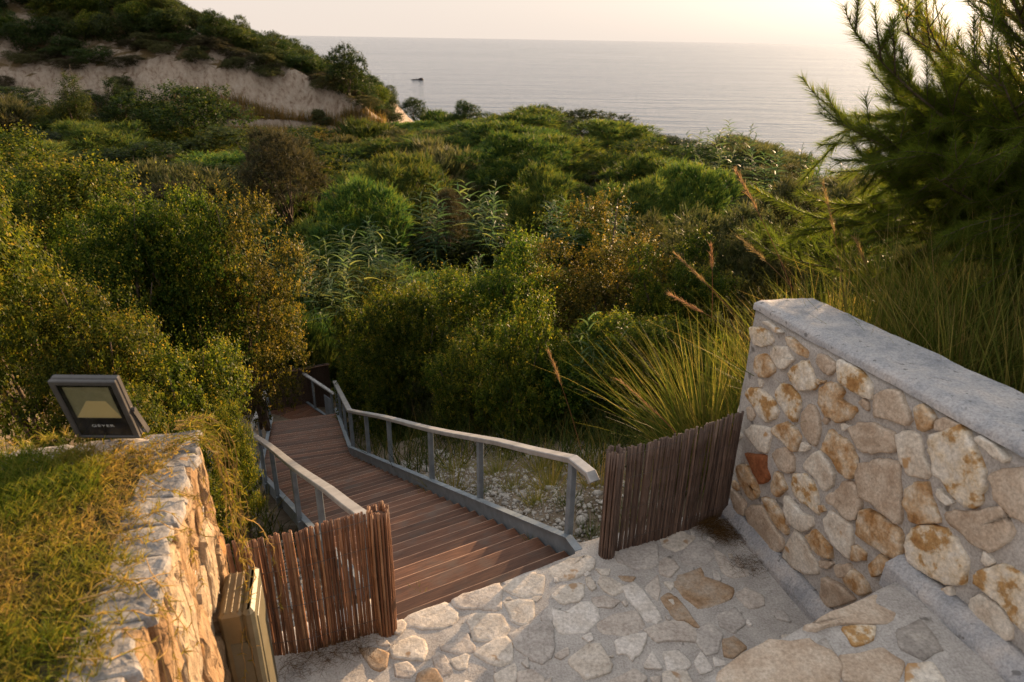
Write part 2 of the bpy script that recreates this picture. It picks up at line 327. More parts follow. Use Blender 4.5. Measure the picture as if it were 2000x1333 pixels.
PAVING_STONES = [
  ("c", [(-0.568,2.867),(-0.54,2.907),(-0.379,2.999),(-0.346,2.983),(-0.305,2.935),(-0.295,2.888),(-0.316,2.849),(-0.373,2.817),(-0.456,2.815),(-0.547,2.829)]),
  ("t", [(-0.309,3.017),(-0.247,3.069),(-0.072,3.142),(-0.052,3.116),(-0.049,2.981),(-0.091,2.956),(-0.178,2.962),(-0.271,2.968),(-0.297,2.984)]),
  ("c", [(-0.638,2.873),(-0.596,2.874),(-0.567,2.844),(-0.568,2.806),(-0.592,2.768),(-0.616,2.775)]),
  ("c", [(-0.616,2.666),(-0.582,2.71),(-0.513,2.755),(-0.458,2.734),(-0.437,2.663),(-0.447,2.607),(-0.509,2.606),(-0.603,2.625)]),
  ("r", [(-0.787,2.663),(-0.709,2.671),(-0.634,2.638),(-0.631,2.556),(-0.655,2.536),(-0.696,2.549)]),
  ("c", [(-0.209,2.867),(-0.187,2.906),(-0.047,2.917),(-0.022,2.878),(0.003,2.825),(-0.008,2.787),(-0.055,2.749),(-0.172,2.74),(-0.187,2.798)]),
  ("c", [(-0.021,3.007),(0.057,3.025),(0.144,3.019),(0.142,2.913),(0.105,2.858),(0.069,2.857),(0.02,2.887),(0.02,2.934)]),
  ("c", [(-0.033,3.125),(0.038,3.198),(0.136,3.245),(0.208,3.22),(0.19,3.087),(0.101,3.059),(0.032,3.083)]),
  ("c", [(0.23,3.285),(0.312,3.334),(0.403,3.384),(0.48,3.406),(0.524,3.377),(0.51,3.301),(0.418,3.234),(0.331,3.204),(0.268,3.249)]),
  ("c", [(0.27,3.079),(0.315,3.142),(0.41,3.176),(0.455,3.166),(0.439,3.073),(0.406,3.032),(0.323,3.02)]),
  ("t", [(-0.263,2.782),(-0.221,2.775),(-0.181,2.696),(-0.184,2.661),(-0.241,2.646),(-0.335,2.672),(-0.349,2.7),(-0.281,2.716)]),
  ("c", [(-0.166,2.647),(-0.128,2.683),(-0.055,2.742),(-0.002,2.75),(0.022,2.7),(0.023,2.61),(-0.039,2.578),(-0.102,2.607)]),
  ("g", [(0.01,2.773),(0.105,2.827),(0.238,2.868),(0.245,2.763),(0.234,2.648),(0.181,2.606),(0.125,2.632),(0.057,2.687)]),
  ("w", [(0.271,2.961),(0.34,2.943),(0.411,3.003),(0.471,3.014),(0.507,2.966),(0.504,2.899),(0.438,2.82),(0.309,2.804),(0.276,2.849)]),
  ("g", [(0.191,2.906),(0.217,2.963),(0.274,2.98),(0.296,2.932),(0.251,2.884),(0.202,2.875)]),
  ("t", [(-0.385,2.608),(-0.366,2.643),(-0.331,2.63),(-0.304,2.583),(-0.277,2.537),(-0.319,2.51),(-0.368,2.555)]),
  ("r", [(-0.452,2.514),(-0.406,2.548),(-0.367,2.542),(-0.334,2.49),(-0.331,2.462),(-0.399,2.445),(-0.452,2.469)]),
  ("c", [(-0.289,2.61),(-0.218,2.646),(-0.205,2.633),(-0.212,2.558),(-0.256,2.551),(-0.293,2.59)]),
  ("c", [(-0.06,2.515),(0.04,2.583),(0.051,2.55),(0.046,2.491),(0.013,2.452),(-0.041,2.451)]),
  ("t", [(0.062,2.537),(0.135,2.551),(0.189,2.507),(0.176,2.456),(0.067,2.453)]),
  ("t", [(-0.583,2.571),(-0.518,2.586),(-0.471,2.533),(-0.493,2.494),(-0.567,2.505)]),
  ("c", [(0.475,3.22),(0.503,3.226),(0.53,3.147),(0.497,3.12),(0.474,3.167)]),
  ("c", [(0.549,3.179),(0.57,3.233),(0.63,3.213),(0.687,3.172),(0.696,3.13),(0.629,3.087),(0.58,3.117)]),
  ("w", [(0.694,3.14),(0.771,3.168),(0.812,3.091),(0.854,2.993),(0.867,2.926),(0.836,2.897),(0.78,2.905),(0.738,3.01),(0.704,3.079)]),
  ("r", [(1.012,3.179),(1.065,3.244),(1.197,3.303),(1.201,3.226),(1.332,3.165),(1.312,3.092),(1.162,3.009),(1.097,3.018),(1.055,3.097)]),
  ("r", [(0.91,3.053),(0.956,3.095),(1.001,3.055),(1.028,2.977),(1.067,2.865),(1.033,2.874),(0.998,2.91),(0.955,2.909),(0.926,2.985)]),
  ("c", [(1.002,3.607),(1.12,3.688),(1.178,3.637),(1.223,3.613),(1.152,3.524),(1.077,3.486),(1.018,3.521)]),
  ("t", [(0.954,3.4),(0.999,3.424),(1.041,3.39),(1.058,3.322),(0.988,3.248),(0.938,3.274)]),
  ("g", [(1.108,3.438),(1.191,3.549),(1.298,3.577),(1.315,3.479),(1.254,3.372),(1.171,3.358),(1.103,3.38)]),
  ("t", [(1.326,3.491),(1.379,3.445),(1.407,3.341),(1.488,3.321),(1.466,3.276),(1.381,3.252),(1.334,3.284)]),
  ("t", [(0.514,2.863),(0.609,2.93),(0.729,2.951),(0.759,2.868),(0.735,2.813),(0.648,2.793),(0.543,2.809)]),
  ("c", [(0.339,2.625),(0.443,2.719),(0.504,2.712),(0.545,2.597),(0.526,2.549),(0.409,2.508),(0.355,2.577)]),
  ("w", [(0.599,2.748),(0.675,2.785),(0.762,2.8),(0.753,2.752),(0.711,2.666),(0.664,2.624),(0.643,2.664),(0.601,2.664)]),
  ("w", [(0.727,2.601),(0.783,2.684),(0.809,2.57),(0.723,2.577)]),
  ("w", [(0.843,2.677),(0.921,2.687),(0.966,2.613),(0.936,2.573),(0.841,2.563)]),
  ("w", [(0.993,2.614),(1.043,2.681),(1.077,2.576),(1.009,2.543)]),
  ("t", [(0.781,2.832),(0.892,2.889),(0.996,2.901),(1.044,2.828),(1.02,2.757),(0.924,2.764),(0.823,2.753)]),
  ("t", [(1.36,3.103),(1.43,3.157),(1.51,3.097),(1.487,3.026),(1.398,3.004)]),
  ("g", [(1.21,2.943),(1.316,3.003),(1.34,2.889),(1.256,2.824),(1.197,2.868)]),
  ("r", [(0.674,3.246),(0.774,3.238),(0.752,3.194),(0.699,3.204)]),
  ("t", [(0.821,3.143),(0.918,3.252),(0.911,3.135),(0.88,3.052),(0.85,3.092)]),
  ("c", [(0.818,2.547),(0.934,2.561),(0.943,2.485),(0.931,2.435),(0.802,2.433)]),
  ("t", [(0.532,2.495),(0.667,2.56),(0.711,2.506),(0.647,2.43),(0.53,2.427)]),
  ("t", [(0.499,3.064),(0.575,3.076),(0.653,3.038),(0.602,2.987),(0.506,2.995)]),
  ("g", [(0.715,3.55),(0.958,3.556),(0.919,3.341),(0.787,3.316),(0.692,3.382)]),
  ("g", [(1.049,2.819),(1.135,2.876),(1.19,2.813),(1.128,2.691),(1.069,2.673),(1.044,2.74)]),
  ("r", [(1.182,2.76),(1.253,2.788),(1.296,2.72),(1.206,2.651),(1.163,2.666)]),
]
STEP_STONES = [
  ("t", [(0.847,1.951),(1.093,2.107),(1.272,2.1),(1.349,2.005),(1.172,1.773),(0.814,1.725)]),
  ("t", [(1.291,2.195),(1.457,2.294),(1.732,2.418),(1.717,2.289),(1.618,2.216),(1.449,2.223),(1.328,2.171)]),
  ("w", [(1.439,2.198),(1.521,2.209),(1.587,2.201),(1.537,2.128),(1.448,2.098)]),
  ("g", [(1.252,2.076),(1.335,2.133),(1.353,2.051),(1.265,1.963),(1.235,2.014)]),
  ("t", [(1.353,2.034),(1.552,2.082),(1.61,2.021),(1.541,1.929),(1.334,1.925)]),
  ("c", [(1.616,2.004),(1.728,2.023),(1.735,1.933),(1.559,1.895)]),
  ("g", [(1.668,2.178),(1.801,2.24),(1.814,2.097),(1.716,2.041),(1.64,2.093)]),
  ("c", [(1.326,1.906),(1.529,1.918),(1.482,1.8),(1.271,1.811)]),
]

# ------------------------------------------------------------------ terrain
STEP_D = np.array([-0.493, 0.870]); STEP_N = np.array([0.870, 0.493])      # walkway heading, and to its right
C0 = np.array([0.45, 3.45])                                                # right front corner of the wooden stairs
SLOPE = 0.44; WID = 1.22
P6 = C0 + STEP_D * 5.6; Z6 = -SLOPE * 5.6
E2 = np.array([-3.60, 12.20]); Z2 = -4.02
D2 = (E2 - P6) / np.linalg.norm(E2 - P6); L2 = np.linalg.norm(E2 - P6)

ctrl = []
for s in (0.6, 1.8, 3.0, 4.2, 5.4):
    z = -SLOPE * s
    for off, dz in ((0.25, -0.14), (0.9, -0.10), (1.8, -0.1), (-0.6, -0.45), (-1.5, -0.3), (-2.3, -0.3), (-3.6, -0.2)):
        p = C0 + STEP_D * s + STEP_N * off; ctrl.append((p[0], p[1], z + dz))
for s in (1.0, 2.5, 4.0):
    z = Z6 - (Z6 - Z2) * s / L2
    for off, dz in ((0.5, -0.25), (-0.6, -0.5), (-1.8, -0.3)):
        p = P6 + D2 * s + np.array([D2[1], -D2[0]]) * off; ctrl.append((p[0], p[1], z + dz))
ctrl += [(-4.6, 13.4, -4.75), (-3.5, 14, -5.0), (-6, 13, -4.6), (-2.0, 11, -3.9), (0, 11, -3.9),
         (0.2, 2.0, -0.6), (-1.2, 1.5, -0.6), (1.2, 2.2, -0.6), (-1.9, 3.0, -0.7), (-2.6, 2.9, -0.6), (-4, 3, -0.4), (-7, 3, 0.0), (-8, 6, -0.6), (-7, 9, -1.8),
         (2.5, 4.4, 0.55), (2.9, 3.4, 0.95), (3.2, 2.2, 1.1), (1.68, 3.3, -0.6), (1.80, 2.9, -0.6), (1.95, 2.4, -0.5), (1.50, 3.75, -0.55), (1.0, 3.2, -0.6), (1.95, 3.3, -0.1), (2.15, 2.7, 0.0), (2.3, 2.0, 0.0), (4.5, 3.0, 1.1), (4.6, 5.2, 0.6), (3.2, 5.2, 0.1), (1.6, 4.7, -0.35), (2.2, 6.5, -1.1), (5, 7.5, -0.6), (8, 6, 0.6), (9, 10, -1.2),
         (3, 9, -2.8), (6, 12, -3.2), (2, 12, -4.1), (0, 15, -5.2), (4, 16, -5.0), (9, 15, -3.8), (14, 15, -2.5), (-5, 17, -5.4), (-9, 15, -4.3), (-13, 14, -2.6), (-14, 20, -4.2), (-22, 20, -2.5),
         (0, 22, -5.6), (8, 23, -5.4), (16, 24, -4.6), (-9, 25, -5.6), (-20, 28, -4.4), (-32, 28, -2.6), (0, 30, -5.6), (12, 31, -5.5), (24, 32, -5.4), (-12, 35, -5.2), (-26, 38, -4.4),
         (0, 42, -5.2), (12, 41, -5.3), (21, 41, -5.6), (32, 38, -6.5), (-12, 46, -4.8), (-26, 48, -4.2), (-42, 42, -3.0), (0, 54, -5.0), (9, 50, -5.3), (-9, 57, -5.0), (-20, 57, -4.6), (-34, 54, -4.0), (-50, 52, -3.4)]
ctrl = np.array(ctrl)
ctrl[:, 2] += 1.0 * np.clip((ctrl[:, 1] - 26) / 16, 0, 1) * np.where((ctrl[:, 0] < -7) & (ctrl[:, 1] > 44), -0.15, 1.0)
def _phi(r): return np.where(r > 1e-9, r * r * np.log(np.maximum(r, 1e-9)), 0)
_K = len(ctrl); _A = np.zeros((_K + 3, _K + 3))
_A[:_K, :_K] = _phi(np.linalg.norm(ctrl[:, None, :2] - ctrl[None, :, :2], axis=-1)) + 0.002 * np.eye(_K)
_A[:_K, _K] = 1; _A[:_K, _K + 1:] = ctrl[:, :2]; _A[_K:, :_K] = _A[:_K, _K:].T
_W = np.linalg.solve(_A, np.concatenate([ctrl[:, 2], np.zeros(3)]))
def edge_y(x): return np.where(x < -2, 60.0, np.where(x < 9, 60 - (x + 2) * 0.9, 50 - (x - 9) * 0.75))   # brow of the slope above the sea
def smooth(a, b, x): t = np.clip((x - a) / (b - a), 0, 1); return t * t * (3 - 2 * t)
def ground(x, y):
    x = np.atleast_1d(np.asarray(x, float)); y = np.atleast_1d(np.asarray(y, float)); out = np.zeros(len(x))
    for i in range(0, len(x), 20000):
        P = np.stack([x[i:i + 20000], y[i:i + 20000]], 1)
        ph = _phi(np.linalg.norm(P[:, None] - ctrl[None, :, :2], axis=-1))
        out[i:i + 20000] = ph @ _W[:_K] + _W[_K] + P @ _W[_K + 1:]
    out = np.clip(out, -9, 3.5)
    out = out - 14.0 * smooth(0, 16, y - edge_y(x))
    out += 0.05 * vnoise(np.stack([x, y, 0 * x], 1), 1.3, 3) * np.clip((y - 3) / 5, 0.2, 2)
    return out
def gz(x, y): return float(ground([x], [y])[0])

ys = np.concatenate([np.arange(0.6, 16, 0.3), np.arange(16, 40, 0.8), np.arange(40, 84, 1.2)])
xs = np.concatenate([np.arange(-70, -16, 1.6), np.arange(-16, -7, 0.6), np.arange(-7, 7, 0.25), np.arange(7, 16, 0.6), np.arange(16, 60, 1.6)])
GX, GY = np.meshgrid(xs, ys); nx, ny = len(xs), len(ys)
GZ = ground(GX.ravel(), GY.ravel())
idx = np.arange(nx * ny).reshape(ny, nx)
GF = np.stack([idx[:-1, :-1], idx[:-1, 1:], idx[1:, 1:], idx[1:, :-1]], -1).reshape(-1, 4)
M_soil = rough_mat("soil", [(0.3, (0.10, 0.075, 0.05)), (0.55, (0.19, 0.15, 0.11)), (0.75, (0.33, 0.29, 0.23))], 2.2, 0.9, 0.05, 0.95, 18, None, False)
terrain = link("terrain", mesh_np("terrain", np.stack([GX.ravel(), GY.ravel(), GZ], 1), GF, M_soil, True)); tag(terrain, "sloping soil of the hillside under the shrubs", None, None, "structure")

# sea
m, nd, ln = new_mat("sea_water")
mp = coords(nd, ln, False, (0.10, 0.42, 1)); n1 = noise(nd, ln, mp.outputs[0], 1.0, 5, 0.6)
mp2 = coords(nd, ln, False, (0.004, 0.02, 1)); n2 = noise(nd, ln, mp2.outputs[0], 1.0, 3, 0.5)
rr = nd.new("ShaderNodeMapRange"); rr.inputs["To Min"].default_value = 0.06; rr.inputs["To Max"].default_value = 0.20; ln.new(n2.outputs["Fac"], rr.inputs["Value"])
mp3 = coords(nd, ln, False, (0.022, 0.11, 1)); n3 = noise(nd, ln, mp3.outputs[0], 1.0, 4, 0.62); m3 = nd.new("ShaderNodeMath"); m3.operation = 'MULTIPLY_ADD'; m3.inputs[1].default_value = 4.5
ln.new(n3.outputs["Fac"], m3.inputs[0]); ln.new(n1.outputs["Fac"], m3.inputs[2])
_b = finish(nd, ln, (0.085, 0.10, 0.12), rr.outputs[0], m3.outputs[0], 0.34, 1.1, 0.5); _b.inputs["IOR"].default_value = 1.33
SEA = -14.0
me = bpy.data.meshes.new("sea"); _w = 45000
me.from_pydata([(-_w, 20, SEA), (_w, 20, SEA), (_w, _w, SEA), (-_w, _w, SEA)], [], [(0, 1, 2, 3)]); me.materials.append(m)
sea = link("sea", me); tag(sea, "calm pale grey sea reaching the horizon", None, None, "structure")

# rock standing in the sea
def lump(rx, ry, rz, seed, amp=0.35, sc=0.9, n=(18, 12), flat=-0.05):
    th = np.linspace(0, 2 * math.pi, n[0], endpoint=False); ph = np.linspace(-1, 1, n[1]) * math.pi / 2
    T, Pp = np.meshgrid(th, ph); D = np.stack([np.cos(T) * np.cos(Pp), np.sin(T) * np.cos(Pp), np.sin(Pp)], -1).reshape(-1, 3)
    r = 1 + amp * vnoise(D, sc * 1.7, seed, 4); V = D * r[:, None]; V[:, 2] = np.maximum(V[:, 2], flat); V *= (rx, ry, rz)
    i = np.arange(n[0] * n[1]).reshape(n[1], n[0]); j = np.roll(i, -1, 1)
    return V, np.stack([i[:-1], j[:-1], j[1:], i[1:]], -1).reshape(-1, 4)
M_darkrock = rough_mat("dark_rock", [(0.3, (0.03, 0.028, 0.027)), (0.7, (0.09, 0.08, 0.075))], 0.8, 0.8, 0.3, 0.9, 5)
V, F_ = lump(1.5, 1.3, 0.95, 5, 0.5); V = V + (0.9, 0, 0)
V2, F2 = lump(2.0, 1.4, 0.6, 9, 0.5); V2 = V2 + (-1.3, 0, 0)
rk = link("sea_rock", mesh_np("sea_rock", np.concatenate([V, V2]), np.concatenate([F_, F2 + len(V)]), M_darkrock, False))
_p = at_y(818, 157, 250.0); _k = (SEA - CAM[2]) / (_p[2] - CAM[2]); rk.location = CAM + (_p - CAM) * _k; rk.location.z = SEA - 0.15
tag(rk, "dark rock standing alone in the sea beyond the headland", "rock")

# headland with clay cliffs
def hill_height(x, y):
    foot = np.interp(x, [-80, -50, -36, -26, -19, -11, -8], [50, 53, 57, 60.5, 62, 63, 66])
    foot = foot + 1.3 * vnoise(np.stack([x, 0 * x, 0 * x], 1), 0.22, 4, 2)
    xe = x * 63.0 / np.maximum(y, 63.0)
    cap = np.interp(xe, [-80, -52, -40, -34, -30, -25.5, -20.5, -16.5, -13.6, -11.6, -10.4, -8.5, -5], [17, 15, 12, 7.6, 4.6, 2.5, 0.8, -1.1, -2.5, -4.2, -6.6, -10, -15])
    base = np.interp(x, [-80, -50, -30, -20, -11], [-2.6, -2.9, -3.2, -3.7, -4.9])
    ch = np.interp(x, [-80, -46, -41, -34, -27, -20.5, -18.5, -16.5, -13, -10], [3.0, 3.2, 2.2, 3.4, 3.6, 2.8, 3.2, 4.6, 4.4, 3.4])
    d = y - foot
    gul = vnoise(np.stack([x * 1.0, y * 0.18, 0 * x], 1), 0.75, 8, 3)
    cl = smooth(0.0, 3.4, d + 0.9 * gul)
    up = np.clip(d - 2.6, 0, None) * 0.62 + 0.7 * vnoise(np.stack([x, y, 0 * x], 1), 0.16, 12, 3) * np.clip(d / 5, 0, 1)
    # second, smaller scarp high up
    up2 = 2.4 * smooth(-0.8, 0.9, (y - 72.5) + 0.25 * (x + 30)) * np.exp(-((x + 31) / 5.0) ** 2)
    h = base + ch * cl + up + up2
    h = np.minimum(h, cap + 0.35 * vnoise(np.stack([x, y, 0 * x], 1), 0.45, 21, 3))
    h = np.where(d < -0.2, -20 + 0 * h, h)
    rid = vnoise(np.stack([x * 1.0, y * 0.35, 0 * x], 1), 1.7, 31, 3)
    return h + 0.22 * gul * cl + 0.55 * rid * cl * (1 - smooth(3.5, 7.0, d))
hx = np.arange(-82, -6.5, 0.42); hy = np.concatenate([np.arange(49, 82, 0.38), np.arange(82, 112, 1.2)])
HX, HY = np.meshgrid(hx, hy); HZ = hill_height(HX.ravel(), HY.ravel())
i = np.arange(HX.size).reshape(HX.shape); F_ = np.stack([i[:-1, :-1], i[:-1, 1:], i[1:, 1:], i[1:, :-1]], -1).reshape(-1, 4)
HZ = np.maximum(HZ, -16); F_ = F_[(HZ[F_] > -15.5).any(1)]
m, nd, ln = new_mat("clay_and_scrub_soil")
mp = coords(nd, ln, False, (1, 1, 1)); mps = coords(nd, ln, False, (1.6, 1.6, 0.35)); n1 = noise(nd, ln, mp.outputs[0], 0.5, 6, 0.65); n2 = noise(nd, ln, mps.outputs[0], 1.6, 5, 0.7)
ra = ramp(nd, [(0.32, (0.17, 0.115, 0.08)), (0.47, (0.32, 0.25, 0.19)), (0.68, (0.42, 0.355, 0.285))]); ln.new(n2.outputs["Fac"], ra.inputs[0])
rb = ramp(nd, [(0.3, (0.07, 0.05, 0.025)), (0.7, (0.16, 0.11, 0.05))]); ln.new(n1.outputs["Fac"], rb.inputs[0])
ge = nd.new("ShaderNodeNewGeometry"); sx = nd.new("ShaderNodeSeparateXYZ"); ln.new(ge.outputs["True Normal"], sx.inputs[0])
ad = nd.new("ShaderNodeMath"); ad.operation = 'ADD'; ln.new(sx.outputs["Z"], ad.inputs[0])
mu = nd.new("ShaderNodeMath"); mu.operation = 'MULTIPLY_ADD'; mu.inputs[1].default_value = 0.25; mu.inputs[2].default_value = -0.125; ln.new(n1.outputs["Fac"], mu.inputs[0]); ln.new(mu.outputs[0], ad.inputs[1])
st = ramp(nd, [(0.76, (0, 0, 0)), (0.84, (1, 1, 1))]); ln.new(ad.outputs[0], st.inputs[0])
finish(nd, ln, mixc(nd, ln, st.outputs[0], ra.outputs[0], rb.outputs[0]), 0.95, n2.outputs["Fac"], 0.9, 0.35, 0.1)
hill = link("hill", mesh_np("hill", np.stack([HX.ravel(), HY.ravel(), HZ], 1), F_, m, False)); tag(hill, "headland with pale eroded clay cliffs above the sea", None, None, "structure")

# ------------------------------------------------------------------ stone walls, landing, steps
M_mortar = rough_mat("mortar", [(0.3, (0.35, 0.325, 0.305)), (0.7, (0.52, 0.49, 0.46))], 7, 0.7, 0.01, 0.95, 90, (11, 0.66, (0.17, 0.155, 0.14)), False)
M_plaster = rough_mat("coping_plaster", [(0.28, (0.23, 0.245, 0.275)), (0.5, (0.40, 0.395, 0.405)), (0.72, (0.54, 0.495, 0.465))], 6, 0.8, 0.013, 0.95, 85, (22, 0.65, (0.17, 0.165, 0.165)), False)
M_st = {
 'w': rough_mat("stone_white_rust", [(0.38, (0.68, 0.62, 0.54)), (0.52, (0.64, 0.53, 0.39)), (0.58, (0.43, 0.26, 0.11)), (0.74, (0.31, 0.14, 0.045))], 9, 0.8, 0.012, 0.85, 55),
 'r': rough_mat("stone_rust", [(0.36, (0.63, 0.54, 0.43)), (0.49, (0.52, 0.37, 0.23)), (0.62, (0.37, 0.20, 0.08)), (0.76, (0.22, 0.11, 0.045))], 11, 0.8, 0.012, 0.85, 60),
 't': rough_mat("stone_tan", [(0.3, (0.37, 0.27, 0.19)), (0.5, (0.49, 0.39, 0.30)), (0.7, (0.57, 0.485, 0.395))], 8, 0.6, 0.008, 0.9, 70),
 'c': rough_mat("stone_cream", [(0.3, (0.52, 0.43, 0.34)), (0.5, (0.64, 0.575, 0.49)), (0.7, (0.68, 0.63, 0.565))], 8, 0.6, 0.008, 0.9, 60, (9, 0.64, (0.42, 0.26, 0.13))),
 'b': rough_mat("stone_red_brown", [(0.3, (0.22, 0.075, 0.03)), (0.7, (0.36, 0.14, 0.06))], 9, 0.6, 0.008, 0.9, 60),
 'g': rough_mat("stone_grey", [(0.3, (0.24, 0.215, 0.195)), (0.55, (0.36, 0.33, 0.30)), (0.75, (0.46, 0.42, 0.375))], 8, 0.7, 0.01, 0.9, 60),
}
def stone_mesh(poly, O, ax, ay, az, rise, seed, mat, rough_amp=0.006, sink=0.02, name="stone", grow=1.09, flat=False, rings=None):
    """rough stone whose outline is poly (metres in the plane O + a*ax + b*ay), standing rise out along az"""
    rs = np.random.RandomState(seed); P = np.array(poly, float)
    Q = np.roll(P, -1, 0); P = np.stack([P * 0.9 + Q * 0.1, P * 0.5 + Q * 0.5, P * 0.1 + Q * 0.9], 1).reshape(-1, 2)   # chipped corners
    c = P.mean(0); size = np.sqrt(np.ptp(P[:, 0]) * np.ptp(P[:, 1]))
    P = c + (P - c) * grow + rs.normal(0, 0.016 * size, P.shape); n = len(P); V = []; tilt = rs.normal(0, 0.10, 2)
    R5 = rings or ((1.02, -sink), (1.0, rise * 0.45), (0.955, rise * 0.95), (0.78, rise), (0.42, rise * 1.04)); nr = len(R5)
    for k, h in R5:
        q = c + (P - c) * k
        hh = h + ((q - c) @ tilt) * (1 if h > 0 else 0) * 0.35
        hh = hh + (rough_amp * vnoise(np.c_[q * (26 if flat else 14), np.full(n, seed * 1.7)], 1.0, seed % 97, 3) if h > 0 else 0)
        V.append(np.c_[q, np.broadcast_to(hh, (n,))])
    V.append(np.array([[c[0], c[1], rise * 1.08 + rs.normal(0, 0.3) * rough_amp]]))
    V = np.concatenate(V); W3 = np.array(O)[None] + V[:, :1] * np.array(ax) + V[:, 1:2] * np.array(ay) + V[:, 2:3] * np.array(az)
    i = np.arange(nr * n).reshape(nr, n); j = np.roll(i, -1, 1)
    area = 0.5 * np.sum(P[:, 0] * np.roll(P[:, 1], -1) - np.roll(P[:, 0], -1) * P[:, 1])
    hand = np.dot(np.cross(np.array(ax, float), np.array(ay, float)), np.array(az, float)) * area
    F1 = [tuple(q) for q in np.stack([i[:-1], j[:-1], j[1:], i[1:]], -1).reshape(-1, 4)] + [((nr - 1) * n + k, (nr - 1) * n + (k + 1) % n, nr * n) for k in range(n)]
    if hand < 0: F1 = [tuple(reversed(q)) for q in F1]
    me = bpy.data.meshes.new(name); me.from_pydata([tuple(p) for p in W3], [], F1)
    me.polygons.foreach_set("use_smooth", [not flat] * len(me.polygons)); me.materials.append(mat); me.update(); return me

def lumpy_box(name, corners, z0f, z1f, mat, parent, step=0.06, amp=0.008, seed=1, rnd=0.02):
    """slab over the quad `corners` (4 xy, counter-clockwise) from z0 to z1 with worn, slightly uneven faces and rounded top edges"""
    c = np.array(corners, float)
    nu = max(2, int(np.linalg.norm(c[1] - c[0]) / step)); nv = max(2, int(np.linalg.norm(c[3] - c[0]) / step))
    nw = max(2, int((np.mean(z1f) - np.mean(z0f)) / step))
    V = []; key = {}; Fc = []
    def vert(a, b, w):
        k = (a, b, w)
        if k not in key:
            s, t, r = a / nu, b / nv, w / nw
            p = (c[0] * (1 - s) + c[1] * s) * (1 - t) + (c[3] * (1 - s) + c[2] * s) * t
            zt = (z1f[0] * (1 - s) + z1f[1] * s) * (1 - t) + (z1f[3] * (1 - s) + z1f[2] * s) * t
            zb = (z0f[0] * (1 - s) + z0f[1] * s) * (1 - t) + (z0f[3] * (1 - s) + z0f[2] * s) * t
            z = zb + (zt - zb) * r; edge = sum((a in (0, nu), b in (0, nv), w == nw))
            cen = c.mean(0); pull = rnd * (0.0 if edge < 2 else 1.0)
            d = (cen - p); d = d / (np.linalg.norm(d) + 1e-9)
            key[k] = len(V); V.append((p[0] + d[0] * pull, p[1] + d[1] * pull, z - (pull * 0.7 if w == nw else 0)))
        return key[k]
    for a in range(nu):
        for b in range(nv):
            Fc.append((vert(a, b, nw), vert(a + 1, b, nw), vert(a + 1, b + 1, nw), vert(a, b + 1, nw)))
    for w in range(nw):
        for a in range(nu):
            Fc.append((vert(a, 0, w), vert(a + 1, 0, w), vert(a + 1, 0, w + 1), vert(a, 0, w + 1)))
            Fc.append((vert(a + 1, nv, w), vert(a, nv, w), vert(a, nv, w + 1), vert(a + 1, nv, w + 1)))
        for b in range(nv):
            Fc.append((vert(0, b + 1, w), vert(0, b, w), vert(0, b, w + 1), vert(0, b + 1, w + 1)))
            Fc.append((vert(nu, b, w), vert(nu, b + 1, w), vert(nu, b + 1, w + 1), vert(nu, b, w + 1)))
    V = np.array(V); V += amp * np.stack([vnoise(V, 7, seed), vnoise(V, 7, seed + 1), vnoise(V, 7, seed + 2)], 1)
    return link(name, mesh_np(name, V, np.array(Fc), mat, True), parent)

# right-hand wall: origin at its far foot, runs towards the camera
WO = np.array([1.543, 3.835, 0.0]); WD = np.array([0.278, -0.961, 0.0]); WD /= np.linalg.norm(WD)
WN = np.array([WD[1], -WD[0], 0.0])                                         # visible face looks this way (towards the stairs)
if WN[0] > 0: WN = -WN
def wxy(s, n): p = WO + WD * s + WN * n; return (p[0], p[1])
RUB = lambda r: ((1.02, -0.02), (1.0, r * 0.3), (0.98, r * 0.8), (0.90, r * 0.98), (0.76, r), (0.58, r * 1.03), (0.36, r * 1.03))
stone_wall = empty("stone_wall", (0, 0, 0))
tag(stone_wall, "rubble stone wall with plastered coping right of the paved landing", "wall")
lumpy_box("mortar_core", [wxy(-0.15, 0), wxy(3.4, 0), wxy(3.4, -0.40), wxy(-0.15, -0.40)], (-0.6,) * 4, (1.50, 1.60, 1.60, 1.50), M_mortar, stone_wall, 0.07, 0.007, 3)
lumpy_box("coping", [wxy(-0.17, 0.012), wxy(3.4, 0.012), wxy(3.4, -0.45), wxy(-0.17, -0.45)], (1.485, 1.60, 1.60, 1.485), (1.545, 1.665, 1.655, 1.53), M_plaster, stone_wall, 0.04, 0.013, 7, 0.028)
for k, (mk, poly) in enumerate(WALL_STONES):
    ob = link("stone", stone_mesh(poly, WO + WN * 0.0, WD, (0, 0, 1), WN, (r_ := 0.020 + 0.016 * ((k * 37) % 10) / 10), 100 + k, M_st[mk], 0.013, 0.02, "stone", 1.10, False, RUB(r_)), stone_wall)
# stones of the wall's end face
EN = -WD
for k, (a, b, z0, z1, mk) in enumerate([(0.03, 0.13, 1.28, 1.42, 'w'), (0.05, 0.2, 0.98, 1.24, 'r'), (0.02, 0.17, 0.72, 0.93, 'c'), (0.2, 0.36, 1.1, 1.4, 't'), (0.22, 0.37, 0.7, 1.02, 'c')]):
    pl = [(a, z0 + 0.02), (a + 0.03, z1 - 0.04), ((a + b) / 2, z1), (b, z1 - 0.05), (b - 0.01, z0 + 0.05), ((a + b) / 2, z0)]
    link("stone", stone_mesh(pl, WO + WD * -0.15, -WN, (0, 0, 1), EN, 0.02, 300 + k, M_st[mk], 0.01), stone_wall)
